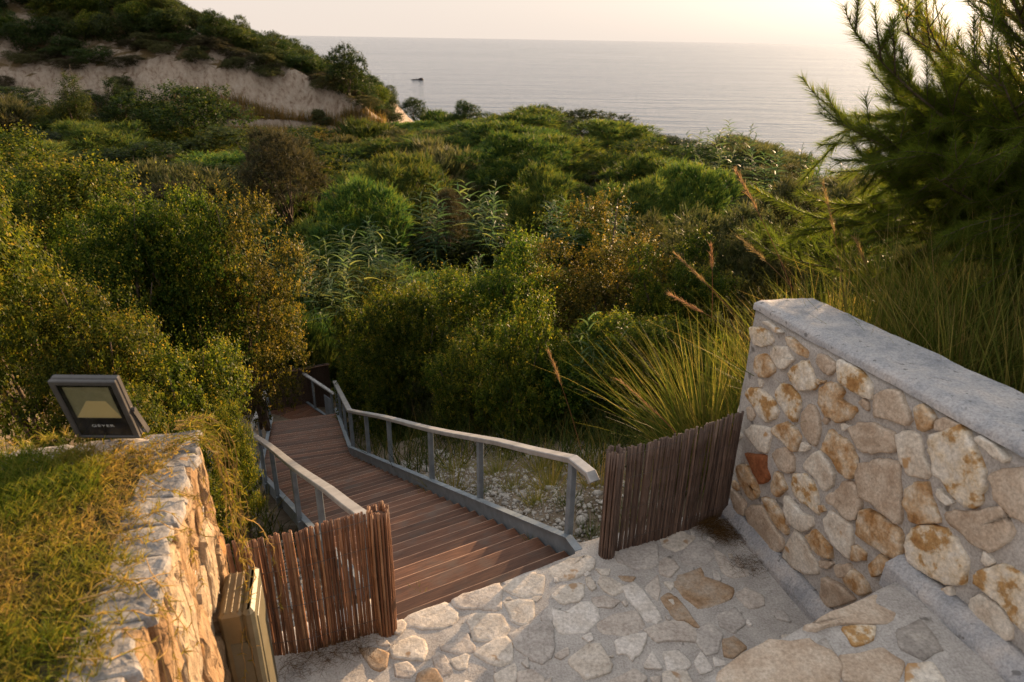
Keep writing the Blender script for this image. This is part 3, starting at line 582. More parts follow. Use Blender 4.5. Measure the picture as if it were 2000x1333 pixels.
# plaster fillet along the wall foot
lumpy_box("plinth", [wxy(-0.12, 0.075), wxy(1.05, 0.085), wxy(1.05, -0.01), wxy(-0.12, -0.01)], (-0.1,) * 4, (0.05, 0.06, 0.14, 0.13), M_plaster, stone_wall, 0.03, 0.010, 17, 0.015)
lumpy_box("plinth", [wxy(1.27, 0.10), wxy(2.6, 0.12), wxy(2.6, -0.01), wxy(1.27, -0.01)], (0.6,) * 4, (0.745, 0.76, 0.80, 0.79), M_plaster, stone_wall, 0.03, 0.010, 19, 0.015)

# landing
pavement = lumpy_box("pavement", [(-1.55, 2.80), (-1.35, 1.2), (2.05, 1.9), (1.62, 4.00)], (-0.5,) * 4, (0.0, 0.0, 0.0, 0.0), M_mortar, None, 0.05, 0.007, 23, 0.01)
tag(pavement, "paved landing of pale flagstones set in grey mortar", None, None, "structure")
# cut the landing back to the head of the wooden stairs
_me = pavement.data; _co = np.array([v.co[:] for v in _me.vertices])
_rel = (_co[:, :2] - C0) @ STEP_D; _side = (_co[:, :2] - C0) @ STEP_N
_lim = np.where(_side < -WID - 0.05, 0.25, np.where(_side > 0.02, 0.6, 0.0 + 0.015 * vnoise(np.c_[_side * 5, 0 * _side, 0 * _side], 1.0, 5)))
_over = np.clip(_rel - _lim, 0, None); _co[:, :2] -= STEP_D[None] * _over[:, None]
_me.vertices.foreach_set("co", _co.astype(np.float32).ravel()); _me.update()
M_pv = dict(M_st)
M_pv['r'] = rough_mat("flagstone_rust", [(0.36, (0.42, 0.35, 0.28)), (0.55, (0.36, 0.25, 0.16)), (0.7, (0.26, 0.16, 0.09))], 8, 0.7, 0.01, 0.9, 60)
M_pv['c'] = rough_mat("flagstone_cream", [(0.3, (0.46, 0.40, 0.34)), (0.5, (0.58, 0.525, 0.46)), (0.7, (0.65, 0.60, 0.545))], 9, 0.8, 0.01, 0.9, 55, (10, 0.64, (0.36, 0.25, 0.16)))
M_pv['t'] = rough_mat("flagstone_pinkish", [(0.3, (0.38, 0.325, 0.285)), (0.5, (0.51, 0.455, 0.405)), (0.7, (0.60, 0.545, 0.49))], 9, 0.8, 0.01, 0.9, 55)
M_pv['g'] = rough_mat("flagstone_grey", [(0.3, (0.34, 0.31, 0.285)), (0.55, (0.47, 0.435, 0.405)), (0.75, (0.57, 0.53, 0.485))], 9, 0.8, 0.01, 0.9, 55)
M_pv['w'] = rough_mat("flagstone_white", [(0.3, (0.55, 0.50, 0.445)), (0.6, (0.68, 0.64, 0.60))], 9, 0.8, 0.01, 0.9, 55)
for k, (mk, poly) in enumerate(PAVING_STONES):
    q = np.array(poly); r = (q - C0) @ STEP_D; sd = (q - C0) @ STEP_N
    q = q - STEP_D[None] * np.clip(r - np.where(sd > 0, 0.4, 0.012), 0, None)[:, None]
    link("stone", stone_mesh([tuple(p) for p in q], (0, 0, 0), (1, 0, 0), (0, 1, 0), (0, 0, 1), 0.006 + 0.006 * ((k * 29) % 10) / 10, 400 + k, M_pv[mk], 0.005, 0.02, "stone", 1.16), pavement)

# small chips filling the joints
def fillers(polys, sampler, n_try, n_max, clear, seed):
    rs = np.random.RandomState(seed); S = [np.array(p) for _, p in polys]; E_ = [np.concatenate([p * (1 - t) + np.roll(p, -1, 0) * t for t in (0, .25, .5, .75)]) for p in S]
    C_ = [p.mean(0) for p in S]; R_m = [np.linalg.norm(p - c, axis=1).mean() for p, c in zip(S, C_)]; out = []; E_all = np.concatenate(E_)
    for _ in range(n_try):
        q = sampler(rs); d = np.linalg.norm(E_all - q, axis=1).min()
        if d < clear or any(np.linalg.norm(q - c) < r * 0.8 for c, r in zip(C_, R_m)) or any(np.linalg.norm(q - o[0]) < o[1] + d * 0.6 + 0.008 for o in out): continue
        out.append((q, min(d * 0.8, 0.05)))
        if len(out) >= n_max: break
    res = []
    for q, r in out:
        a = np.sort(rs.uniform(0, 2 * math.pi, 6)); rr = r * rs.uniform(0.7, 1.15, 6); res.append([(q[0] + x * math.cos(t), q[1] + x * math.sin(t)) for x, t in zip(rr, a + np.arange(6) * 0.15)])
    return res
def _ps(rs):
    p = C0 + STEP_N * rs.uniform(-1.5, 0.9) - STEP_D * rs.uniform(0.03, 1.25); return p
for k, poly in enumerate(fillers(PAVING_STONES, _ps, 2500, 46, 0.022, 3)):
    if (np.mean([p[0] for p in poly]) - WO[0]) * WN[0] + (np.mean([p[1] for p in poly]) - WO[1]) * WN[1] < 0.14 or np.mean([p[1] for p in poly]) < 2.25: continue
    link("stone", stone_mesh(poly, (0, 0, 0), (1, 0, 0), (0, 1, 0), (0, 0, 1), 0.010, 700 + k, M_pv["ctgw"[k % 4]], 0.004), pavement)
for k, poly in enumerate(fillers(WALL_STONES, lambda rs: np.array([rs.uniform(-0.1, 1.7), rs.uniform(0.12, 1.42)]), 1500, 16, 0.030, 4)):
    if np.mean([p[1] for p in poly]) < 0.85 and np.mean([p[0] for p in poly]) > 1.2: continue
    link("stone", stone_mesh(poly, WO, WD, (0, 0, 1), WN, 0.018, 760 + k, M_st["ctr"[k % 3]], 0.006), stone_wall)

# stone steps down to the landing (their risers face away, the top one shows)
SE0 = np.array([0.845, 1.983]); SD = np.array([0.886, 0.463]); SD /= np.linalg.norm(SD); SB = np.array([SD[1], -SD[0]])
def sxy(a, b): p = SE0 + SD * a + SB * b; return (p[0], p[1])
steps = empty("stone_steps"); tag(steps, "rough stone steps coming down to the landing, bottom right corner", "steps")
for k, (z, b) in enumerate([(0.175, -0.26), (0.35, -0.17), (0.525, -0.08), (0.70, 0.0)]):
    lumpy_box("step", [sxy(-2.0, b), sxy(-2.0, b + 0.9), sxy(1.22, b + 0.9), sxy(1.22, b)], (z - 0.3,) * 4, (z,) * 4, M_mortar, steps, 0.05, 0.010, 40 + k, 0.012)
for k, (mk, poly) in enumerate(STEP_STONES):
    link("stone", stone_mesh(poly, (0, 0, 0.70), (1, 0, 0), (0, 1, 0), (0, 0, 1), 0.012, 500 + k, M_st[mk], 0.007), steps)

# left retaining wall with lawn on top
LO = np.array([-1.255, 2.32, 0.0]); LD = np.array([0.258, -0.966, 0.0]); LN = np.array([0.966, 0.258, 0.0])
def lxy(s, n): p = LO + LD * s + LN * n; return (p[0], p[1])
retaining_wall = empty("retaining_wall"); tag(retaining_wall, "sunlit split-stone retaining wall under the lawn on the left", "wall")
lumpy_box("mortar_core", [lxy(0.0, -0.16), lxy(0.0, 0.0), lxy(2.4, 0.0), lxy(2.4, -0.16)][::-1], (-0.6,) * 4, (1.555,) * 4, M_mortar, retaining_wall, 0.06, 0.01, 51)
lumpy_box("mortar_core", [lxy(0.02, -1.7), lxy(0.16, -1.7), lxy(0.16, -0.16), lxy(0.02, -0.16)], (-0.6,) * 4, (1.56,) * 4, M_mortar, retaining_wall, 0.08, 0.01, 52)
M_split = rough_mat("stone_split_face", [(0.3, (0.17, 0.095, 0.045)), (0.5, (0.29, 0.19, 0.105)), (0.7, (0.38, 0.29, 0.19))], 6, 1.0, 0.02, 0.85, 45, (8, 0.63, (0.36, 0.18, 0.07)), True, (1, 1, 0.45))
M_split2 = rough_mat("stone_split_pale", [(0.3, (0.25, 0.17, 0.10)), (0.55, (0.37, 0.29, 0.20)), (0.75, (0.32, 0.21, 0.115))], 6, 1.0, 0.02, 0.85, 45, None, True, (1, 1, 0.45))
rs = np.random.RandomState(7)
SPLIT_R = lambda r: ((1.02, -0.02), (1.0, r * 0.2), (0.97, r * 0.75), (0.88, r * 0.95), (0.74, r), (0.58, r * 1.02), (0.40, r * 1.03), (0.2, r * 1.03))
s0 = -0.01; col = 0
while s0 < 2.1:
    w = rs.uniform(0.13, 0.22); z = -0.15 + rs.uniform(0, 0.15); 
    while z < 1.50:
        h = rs.uniform(0.20, 0.42); z1 = min(z + h, 1.555)
        if 1.555 - z1 < 0.08: z1 = 1.555
        g = 0.010; ja = rs.normal(0, 0.018, 8); a0, a1 = s0 + g, s0 + w - g; b0, b1 = z + g, z1 - g
        pl = [(a0 + ja[0], b0), ((a0 + a1) / 2 + ja[1], b0 - 0.01), (a1 + ja[2] * .5, b0 + 0.015), (a1 + ja[3] * .5, (b0 + b1) / 2), (a1 + ja[4] * .5, b1 - 0.02), ((a0 + a1) / 2, b1), (a0 + ja[5], b1 - 0.01), (a0 + ja[6] * .6, (b0 + b1) / 2)]
        link("stone", stone_mesh(pl, LO, LD, (0, 0, 1), LN, (rz_ := rs.uniform(0.012, 0.04)), int(rs.randint(9999)), M_split if rs.rand() < 0.6 else M_split2, 0.017, 0.02, 'stone', 1.07, True, SPLIT_R(rz_)), retaining_wall)
        z = z1
    s0 += w; col += 1
# flat cap stones along the edge
s0 = -0.02
M_cap = rough_mat("cap_stone", [(0.3, (0.17, 0.165, 0.165)), (0.55, (0.29, 0.275, 0.265)), (0.75, (0.42, 0.37, 0.32))], 7, 0.8, 0.012, 0.9, 60)
while s0 < 2.0:
    w = rs.uniform(0.10, 0.19); j = rs.normal(0, 0.012, 8); d0 = rs.uniform(0.12, 0.18)
    pl = [(s0 + 0.008, 0.015 + j[0]), (s0 + w * 0.5, 0.02 + j[1]), (s0 + w - 0.008, 0.015 + j[2]), (s0 + w - 0.01, -d0 * .5 + j[3]), (s0 + w - 0.015, -d0 + j[4]), (s0 + w * .4, -d0 - 0.02 + j[5]), (s0 + 0.012, -d0 + j[6])]
    link("stone", stone_mesh(pl, LO + np.array([0, 0, 1.545]), LD, LN, (0, 0, 1), 0.004 + rs.uniform(0, 0.012), int(rs.randint(9999)), M_cap, 0.009, 0.02, 'stone', 1.12, True, SPLIT_R(0.014)), retaining_wall)
    s0 += w
s0 = 0.0
while s0 < 1.5:
    w = rs.uniform(0.2, 0.34); j = rs.normal(0, 0.012, 8)
    p0 = lxy(0.02, -0.16 - s0); p1 = lxy(0.02, -0.16 - s0 - w + 0.015); p2 = lxy(0.17 + j[0], -0.16 - s0 - w + 0.015); p3 = lxy(0.17 + j[1], -0.16 - s0)
    link("stone", stone_mesh([p0, p1, p2, p3], (0, 0, 1.545), (1, 0, 0), (0, 1, 0), (0, 0, 1), 0.025, int(rs.randint(9999)), M_cap, 0.008), retaining_wall); s0 += w
M_lawnsoil = rough_mat("lawn_soil", [(0.3, (0.045, 0.04, 0.018)), (0.7, (0.10, 0.085, 0.035))], 9, 0.8, 0.02, 0.95, 60, None, False)
lawn = lumpy_box("lawn", [lxy(0.15, -2.2), lxy(2.4, -2.2), lxy(2.4, -0.13), lxy(0.15, -0.13)], (1.0,) * 4, (1.60, 1.60, 1.565, 1.565), M_lawnsoil, None, 0.06, 0.012, 61, 0.0)
tag(lawn, "lawn on top of the retaining wall", None, None, "structure")

# ------------------------------------------------------------------ wooden stairway with steel railing
M_wood = wood_mat("deck_board", (0.075, 0.032, 0.018), (0.17, 0.078, 0.043))
M_steel = metal_mat("grey_steel", (0.20, 0.235, 0.27), 0.5)
M_rail = metal_mat("pale_rail", (0.36, 0.35, 0.345), 0.42)
stairway = empty("wooden_stairway", (C0[0], C0[1], 0)); stairway.location = (0, 0, 0)
tag(stairway, "brown wooden stairs with grey steel railings going down through the shrubs", "stairs")
def v3(p, z): return Vector((p[0], p[1], z))
M_nosing_lit = wood_mat("deck_board_lit_edge", (0.26, 0.14, 0.09), (0.48, 0.31, 0.215))  # paler wood paints the sun and sky highlight along each nosing
def plank_mesh(L, dpt, th, name="tread"):
    """board with a rounded nosing on its far edge (+Y), its sunlit highlight painted paler, and a small bevel on the near one"""
    r = 0.015; h = th / 2; prof = [(-dpt / 2, -h), (-dpt / 2, h - 0.004), (-dpt / 2 + 0.004, h)]
    k0 = len(prof); prof += [(dpt / 2 - r + r * math.sin(t), h - r + r * math.cos(t)) for t in (0, 0.5, 1.05, 1.571)]; prof.append((dpt / 2, -h)); n = len(prof)
    V = [(x, y, z) for x in (-L / 2, L / 2) for y, z in prof]
    Fc = [(k, (k + 1) % n, n + (k + 1) % n, n + k) for k in range(n)] + [tuple(range(n - 1, -1, -1)), tuple(range(n, 2 * n))]
    me = bpy.data.meshes.new(name); me.from_pydata(V, [], Fc); me.materials.append(M_wood); me.materials.append(M_nosing_lit)
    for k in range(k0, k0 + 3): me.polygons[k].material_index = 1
    me.update(); return me
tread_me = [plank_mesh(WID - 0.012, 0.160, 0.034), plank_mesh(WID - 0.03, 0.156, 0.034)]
rs = np.random.RandomState(11)
PIT = 0.168; n1 = int(5.55 / PIT)
for k in range(n1):
    s = 0.085 + k * PIT; p = C0 + STEP_D * s - STEP_N * (WID / 2)
    z = -0.10 - SLOPE * (k * PIT) + (0.012 if k in (2,) else 0)
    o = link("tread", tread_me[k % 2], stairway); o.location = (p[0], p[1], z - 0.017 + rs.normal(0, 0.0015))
    o.rotation_euler = (R_(rs.normal(0, 0.35)), R_(rs.normal(0, 0.12)), math.atan2(STEP_N[1], STEP_N[0]) + R_(rs.normal(0, 0.12)))
# second flight
N2 = np.array([D2[1], -D2[0]]); W2 = WID; n2_ = int(L2 / 0.19)
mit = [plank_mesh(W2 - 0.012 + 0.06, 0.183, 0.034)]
for k in range(n2_):
    s = 0.06 + k * 0.19; p = P6 + D2 * s - N2 * (W2 / 2); z = Z6 - 0.10 - (Z6 - Z2) * (k * 0.19) / L2
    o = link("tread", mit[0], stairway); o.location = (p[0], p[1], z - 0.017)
    o.rotation_euler = (0, R_(rs.normal(0, 0.1)), math.atan2(N2[1], N2[0]) + R_(rs.normal(0, 0.12)))
# wedge where the two flights meet
wb = MB(); pL1 = P6 - STEP_N * WID; pL2 = P6 - N2 * W2
wb.add([v3(P6, Z6 - 0.10), v3(pL1, Z6 - 0.10), v3(pL2 + D2 * 0.0, Z6 - 0.10), v3(P6, Z6 - 0.14), v3(pL1, Z6 - 0.14), v3(pL2, Z6 - 0.14)], [(0, 1, 2), (5, 4, 3), (0, 3, 4, 1), (1, 4, 5, 2), (2, 5, 3, 0)])
wb.build("corner_board", M_wood, stairway)
# lower platform
Z3 = Z2 - 0.70; D3 = np.array([-0.70, 0.714]); D3 /= np.linalg.norm(D3); N3 = np.array([D3[1], -D3[0]])
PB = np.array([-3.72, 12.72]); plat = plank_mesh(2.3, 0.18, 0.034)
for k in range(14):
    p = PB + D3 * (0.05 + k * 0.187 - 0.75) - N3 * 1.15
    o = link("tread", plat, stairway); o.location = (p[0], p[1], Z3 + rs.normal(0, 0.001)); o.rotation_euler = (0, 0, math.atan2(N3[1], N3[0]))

def stringer(pts, name="stringer", h=0.20, t=0.012, front_round=False):
    """upright steel plate along a polyline of (xy, z of its top edge)"""
    b = MB()
    for (p, z), (q, y) in zip(pts[:-1], pts[1:]):
        d = Vector((q[0] - p[0], q[1] - p[1], 0)).normalized(); n = Vector((d.y, -d.x, 0)) * t / 2
        A = v3(p, z); B = v3(q, y); dn = Vector((0, 0, -h))
        V = [A - n, A + n, A + n + dn, A - n + dn, B - n, B + n, B + n + dn, B - n + dn]
        b.add(V, [(0, 1, 2, 3), (7, 6, 5, 4), (0, 4, 5, 1), (1, 5, 6, 2), (2, 6, 7, 3), (3, 7, 4, 0)])
        # folded top lip
        up = Vector((0, 0, 0.004)); n2 = n * 4.5
        b.add([A - n2 + up, A + n2 + up, A + n2 - up, A - n2 - up, B - n2 + up, B + n2 + up, B + n2 - up, B - n2 - up], [(0, 1, 2, 3), (7, 6, 5, 4), (0, 4, 5, 1), (1, 5, 6, 2), (2, 6, 7, 3), (3, 7, 4, 0)])
    return b.build(name, M_steel, stairway)
R0p = C0 + STEP_N * 0.012; L0p = C0 - STEP_N * (WID + 0.012)
P6r = P6 + STEP_N * 0.012; P6l = P6 - STEP_N * (WID + 0.012)
E2r = E2 + N2 * 0.012; E2l = E2 - N2 * (W2 + 0.012)
stz = lambda s: 0.06 - SLOPE * s
stringer([(R0p + STEP_D * -0.03, -0.055), (R0p + STEP_D * 0.02, 0.0), (R0p + STEP_D * 0.14, 0.02), (P6r, stz(5.6) + 0.02), (E2r, Z2 + 0.05)])
stringer([(L0p + STEP_D * -0.03, -0.055), (L0p + STEP_D * 0.14, 0.0), (P6l, stz(5.6)), (E2l, Z2 + 0.05)])
PR = PB + D3 * 0.12; stringer([(PR, Z3 + 0.07), (PR + D3 * 1.6, Z3 + 0.05)], h=0.12)

RH = 0.605     # rail above stringer
def railing(side):
    root = empty("railing", (0, 0, 0)); root.parent = stairway
    sgn = 1 if side == 'r' else -1
    a0, a1, a2 = (R0p, P6r, E2r) if side == 'r' else (L0p, P6l, E2l)
    off = STEP_N * 0.035 * sgn; off2 = N2 * 0.035 * sgn
    s_start = 0.19 if side == 'r' else 0.22
    posts = []
    for s in ((0.19, 1.50, 2.58, 3.86, 4.78, 5.56) if side == 'r' else (0.30, 1.55, 2.60, 3.86, 4.78, 5.5)):
        p = a0 + STEP_D * s + off; posts.append((p, stz(s) - 0.17, stz(s) + RH - 0.02, math.atan2(STEP_D[1], STEP_D[0])))
    for s in (1.4, 2.8, L2 - 0.05):
        p = a1 + D2 * s + off2; zz = Z6 + 0.04 - (Z6 - Z2) * s / L2; posts.append((p, zz - 0.17, zz + RH - 0.02, math.atan2(D2[1], D2[0])))
    for p, z0, z1, rz in posts:
        b = MB(); b.box((0, 0, (z1 - z0) / 2), (0.045, 0.045, z1 - z0), None, 0.004)
        b.box((0, 0, 0.12), (0.075, 0.052, 0.09), None, 0.003)          # fixing plate at the foot
        o = b.build("post", M_steel, root); o.location = (p[0], p[1], z0); o.rotation_euler = (0, 0, rz)
    # handrail: flat rectangular tube following the slope, with a short return at the near end
    pts = [v3(a0 + STEP_D * (s_start - 0.23) + off, stz(s_start) + RH - 0.025), v3(a0 + STEP_D * (s_start - 0.19) + off, stz(s_start) + RH + 0.01)]
    for s in np.linspace(s_start, 5.56, 12): pts.append(v3(a0 + STEP_D * s + off, stz(s) + RH + (0.012 * math.sin(s * 1.9) if 1 < s < 5 else 0)))
    pts.append(v3(a1 + D2 * 0.06 + off2, stz(5.6) + RH - 0.01)); pts.append(v3(a2 + off2, Z2 + 0.05 + RH))
    b = MB(); V = []; Fc = []
    for i, p in enumerate(pts):
        t = (pts[min(i + 1, len(pts) - 1)] - pts[max(i - 1, 0)]).normalized(); sd = Vector((t.y, -t.x, 0)).normalized(); u = sd.cross(t)
        hw, hh, bv = 0.036, 0.019, 0.005
        prof = [(-hw + bv, -hh), (hw - bv, -hh), (hw, -hh + bv), (hw, hh - bv), (hw - bv, hh), (-hw + bv, hh), (-hw, hh - bv), (-hw, -hh + bv)]
        V += [p + sd * a + u * c for a, c in prof]
    n = len(pts)
    for i in range(n - 1):
        for k in range(8): l = (k + 1) % 8; Fc.append((i * 8 + k, i * 8 + l, (i + 1) * 8 + l, (i + 1) * 8 + k))
    Fc += [tuple(range(7, -1, -1)), tuple(range((n - 1) * 8, n * 8))]
    b.add(V, Fc); b.build("handrail", M_rail, root)
    return root
railing('r'); railing('l')
# railing of the lower platform
root = empty("railing"); root.parent = stairway
for s in (0.05, 0.85, 1.55):
    p = PR + D3 * s; b = MB(); b.box((0, 0, 0.38), (0.045, 0.045, 0.76), None, 0.004); o = b.build("post", M_steel, root); o.location = (p[0], p[1], Z3)
b = MB(); p, q = PR - D3 * 0.05, PR + D3 * 1.65; c = (p + q) / 2
b.box((c[0], c[1], Z3 + 0.78), (1.75, 0.07, 0.04), frame_rot((D3[0], D3[1], 0)), 0.005); b.build("handrail", M_rail, root)
b = MB(); c = PR + D3 * 0.2; b.box((c[0], c[1], Z3 + 0.33), (0.36, 0.012, 0.52), frame_rot((D3[0], D3[1], 0)), 0.003); b.build("infill_panel", M_steel, root)

# ------------------------------------------------------------------ reed screens
def reed_mat(name, stops):
    m, nd, ln = new_mat(name)
    oi = nd.new("ShaderNodeObjectInfo"); r = ramp(nd, stops); ln.new(oi.outputs["Random"], r.inputs[0])
    mp = coords(nd, ln, True, (30, 30, 3)); n1 = noise(nd, ln, mp.outputs[0], 1.6, 5, 0.65)
    g = ramp(nd, [(0.3, (0.55, 0.5, 0.48)), (0.7, (1.25, 1.2, 1.15))]); ln.new(n1.outputs["Fac"], g.inputs[0])
    finish(nd, ln, mixc(nd, ln, 1.0, r.outputs[0], g.outputs[0], 'MULTIPLY'), 0.6, n1.outputs["Fac"], 0.3, 0.003, 0.35)
    return m
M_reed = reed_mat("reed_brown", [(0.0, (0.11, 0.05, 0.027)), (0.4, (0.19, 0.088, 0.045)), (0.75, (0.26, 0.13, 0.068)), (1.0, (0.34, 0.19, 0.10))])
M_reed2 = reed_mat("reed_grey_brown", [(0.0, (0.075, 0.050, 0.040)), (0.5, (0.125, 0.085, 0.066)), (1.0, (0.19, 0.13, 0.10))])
def cane_mesh(h, r, seed, mat, n=7):
    """one hollow cane with thickened joints, open dark top"""
    rs = np.random.RandomState(seed); zs = [0.0]; rad = [r]; z = rs.uniform(0.05, 0.2)
    while z < h - 0.04:
        zs += [z - 0.006, z, z + 0.006]; rad += [r, r * 1.22, r * 0.99]; z += rs.uniform(0.16, 0.30)
    zs += [h, h, h - 0.03]; rad += [r, r * 0.62, r * 0.55]
    bx, by = rs.normal(0, 0.004, 2); V = []; Fc = []
    for zz, rr in zip(zs, rad):
        w = math.sin(zz / h * math.pi)
        V += [(rr * math.cos(2 * math.pi * k / n) + bx * w, rr * math.sin(2 * math.pi * k / n) + by * w, zz) for k in range(n)]
    m_ = len(zs)
    for i in range(m_ - 1):
        for k in range(n): l = (k + 1) % n; Fc.append((i * n + k, i * n + l, (i + 1) * n + l, (i + 1) * n + k))
    Fc.append(tuple(range((m_ - 1) * n, m_ * n)))
    b = MB(); b.add(V, Fc); return b.mesh("reed", mat, True)
M_wire = metal_mat("binding_wire", (0.10, 0.08, 0.07), 0.6)
M_post = wood_mat("timber_post", (0.12, 0.06, 0.035), (0.20, 0.11, 0.07))
def reed_screen(name, label, pts, h0, h1, z0, mat, seed, roll_center, side, spacing=0.0136, r=0.0078, gap=0.12):
    root = empty(name, (pts[0][0], pts[0][1], z0)); tag(root, label, "reed screen")
    rs = np.random.RandomState(seed); protos = [cane_mesh(1.0, r, seed * 10 + k, mat) for k in range(6)]
    P = [np.array(p, float) for p in pts]; seg = [np.linalg.norm(b - a) for a, b in zip(P[:-1], P[1:])]; tot = sum(seg); s = 0.0; base = P[0]
    while s < tot:
        t = s; i = 0
        while i < len(seg) - 1 and t > seg[i]: t -= seg[i]; i += 1
        d = (P[i + 1] - P[i]) / seg[i]; nn = np.array([d[1], -d[0]])
        p = P[i] + d * t + nn * rs.normal(0, 0.003) - base
        o = link("reed", protos[rs.randint(6)], root); hh = h0 + (h1 - h0) * s / tot + rs.normal(0, 0.006)
        o.location = (p[0], p[1], -0.01 + rs.normal(0, 0.004)); o.scale = (rs.uniform(0.85, 1.1), rs.uniform(0.85, 1.1), hh)
        o.rotation_euler = (R_(rs.normal(0, 0.3)), R_(rs.normal(0, 0.25)), rs.uniform(0, 6.3))
        s += spacing * rs.uniform(0.92, 1.12) + (0.004 if rs.rand() < gap else 0)
    # end of the screen rolled round a timber post
    c = np.array(roll_center) - base; hr = (h1 if side == 'end' else h0) + 0.005
    b = MB(); b.tube([(c[0], c[1], 0), (c[0], c[1], hr - 0.05)], 0.036, 10); b.build("post", M_post, root)
    for k in range(18):
        a = 2 * math.pi * k / 18; o = link("reed", protos[rs.randint(6)], root)
        o.location = (c[0] + 0.046 * math.cos(a), c[1] + 0.046 * math.sin(a), -0.012 + rs.normal(0, 0.003)); o.scale = (0.95, 0.95, hr + rs.normal(0, 0.006))
        o.rotation_euler = (R_(rs.normal(0, 0.3)), R_(rs.normal(0, 0.3)), rs.uniform(0, 6))
    for f in (0.12, 0.42, 0.72, 0.93):                                      # binding wires
        b = MB(); off = 0.012
        pp = []
        for i, q in enumerate(P):
            d = (P[min(i + 1, len(P) - 1)] - P[max(i - 1, 0)]); d = d / np.linalg.norm(d); nn = np.array([d[1], -d[0]])
            s_ = sum(seg[:i]) / tot; pp.append((*(q + nn * off - base), (h0 + (h1 - h0) * s_) * f))
        b.tube(pp, 0.0016, 5); b.build("binding_wire", M_wire, root)
    return root
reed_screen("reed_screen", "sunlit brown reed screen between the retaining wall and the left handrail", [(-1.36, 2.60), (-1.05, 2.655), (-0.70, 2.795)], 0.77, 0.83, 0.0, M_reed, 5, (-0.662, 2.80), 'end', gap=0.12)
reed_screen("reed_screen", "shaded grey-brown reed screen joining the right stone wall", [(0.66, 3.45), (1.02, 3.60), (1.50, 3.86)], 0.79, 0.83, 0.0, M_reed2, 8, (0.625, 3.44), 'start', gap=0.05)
# dark reed fence behind the lower platform, too far to tell the canes apart
root = empty("reed_fence", (-5.0, 13.4, Z3)); tag(root, "dark reed fence behind the lowest platform of the stairs", "fence")
b = MB(); rs = np.random.RandomState(3)
fA, fB, fC = np.array([-6.05, 12.45]), np.array([-5.65, 13.20]), np.array([-4.15, 13.95])
for p, q in ((fA, fB), (fB, fC)):
    L = np.linalg.norm(q - p)
    for k in range(int(L / 0.022)):
        c = p + (q - p) * (k * 0.022 / L) - np.array([-5.0, 13.4]); b.tube([(c[0], c[1], -0.25), (c[0], c[1], 0.93 + rs.normal(0, 0.008))], 0.011, 5)
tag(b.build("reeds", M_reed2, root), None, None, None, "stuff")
b = MB(); b.box((*((fB + fC) / 2 - np.array([-5.0, 13.4]) + np.array([0.02, -0.03])), 0.90), (np.linalg.norm(fC - fB), 0.03, 0.03), frame_rot((*(fC - fB), 0)), 0.004); b.build("top_rail", M_post, root)

# ------------------------------------------------------------------ floodlight on the lawn
m, nd, ln = new_mat("lamp_housing"); mp = coords(nd, ln, False); n1 = noise(nd, ln, mp.outputs[0], 120, 3); n0 = noise(nd, ln, mp.outputs[0], 14, 4, .6)
_r = ramp(nd, [(0.3, (0.040, 0.038, 0.037)), (0.7, (0.075, 0.07, 0.068))]); ln.new(n0.outputs["Fac"], _r.inputs[0])
finish(nd, ln, _r.outputs[0], 0.5, n1.outputs["Fac"], 0.15, 0.001, 0.4); M_house = m
m, nd, ln = new_mat("lamp_black_glass"); mp = coords(nd, ln, False); n1 = noise(nd, ln, mp.outputs[0], 20, 3); _r = ramp(nd, [(0.4, (0.006, 0.006, 0.007)), (0.8, (0.03, 0.027, 0.022))]); ln.new(n1.outputs["Fac"], _r.inputs[0])
finish(nd, ln, _r.outputs[0], 0.22, None, 0, 0, 0.5); M_bglass = m
m, nd, ln = new_mat("lamp_reflector"); mp = coords(nd, ln, False); n1 = noise(nd, ln, mp.outputs[0], 30, 3); _r = ramp(nd, [(0.3, (0.17, 0.16, 0.09)), (0.7, (0.22, 0.205, 0.12))]); ln.new(n1.outputs["Fac"], _r.inputs[0])
finish(nd, ln, _r.outputs[0], 0.35, None, 0, 0, 0.5); M_refl = m
m, nd, ln = new_mat("lamp_led_panel"); finish(nd, ln, (0.46, 0.36, 0.16), 0.6, None, 0, 0, 0.3); M_led = m
m, nd, ln = new_mat("lamp_print"); finish(nd, ln, (0.45, 0.45, 0.43), 0.6, None, 0, 0, 0.3); M_print = m
m, nd, ln = new_mat("lamp_clear_glass"); _g = nd.new("ShaderNodeBsdfGlossy"); _g.inputs["Roughness"].default_value = 0.06; _t = nd.new("ShaderNodeBsdfTransparent"); _x = nd.new("ShaderNodeMixShader"); _x.inputs[0].default_value = 0.06
_o = nd.new("ShaderNodeOutputMaterial"); ln.new(_t.outputs[0], _x.inputs[1]); ln.new(_g.outputs[0], _x.inputs[2]); ln.new(_x.outputs[0], _o.inputs["Surface"]); M_cglass = m
lamp = empty("floodlight", (-1.515, 2.20, 1.60), R_(1.0)); tag(lamp, "black floodlight tilted back on the lawn above the retaining wall", "floodlight")
LW, LH, LT = 0.236, 0.285, 0.036                                           # width, height, depth; front faces -Y
Rt = Matrix.Rotation(R_(14), 3, 'X')
def lp(x, y, z): return Rt @ Vector((x, y, z))
def lbox(b, c, s, bev=0.0): b.box(lp(*c), s, Rt, bev)
b = MB(); fr = 0.020
lbox(b, (0, LT / 2 + 0.006, LH / 2), (LW, LT - 0.012, LH), 0.004)
for cx, cz, sx, sz in ((0, LH - fr / 2, LW, fr), (0, fr * .35, LW, fr * .7), (-LW / 2 + fr / 2, LH / 2, fr, LH - 2 * fr + 0.012), (LW / 2 - fr / 2, LH / 2, fr, LH - 2 * fr + 0.012)):
    lbox(b, (cx, 0.002, cz), (sx, 0.016, sz), 0.003)
b.build("housing", M_house, lamp)
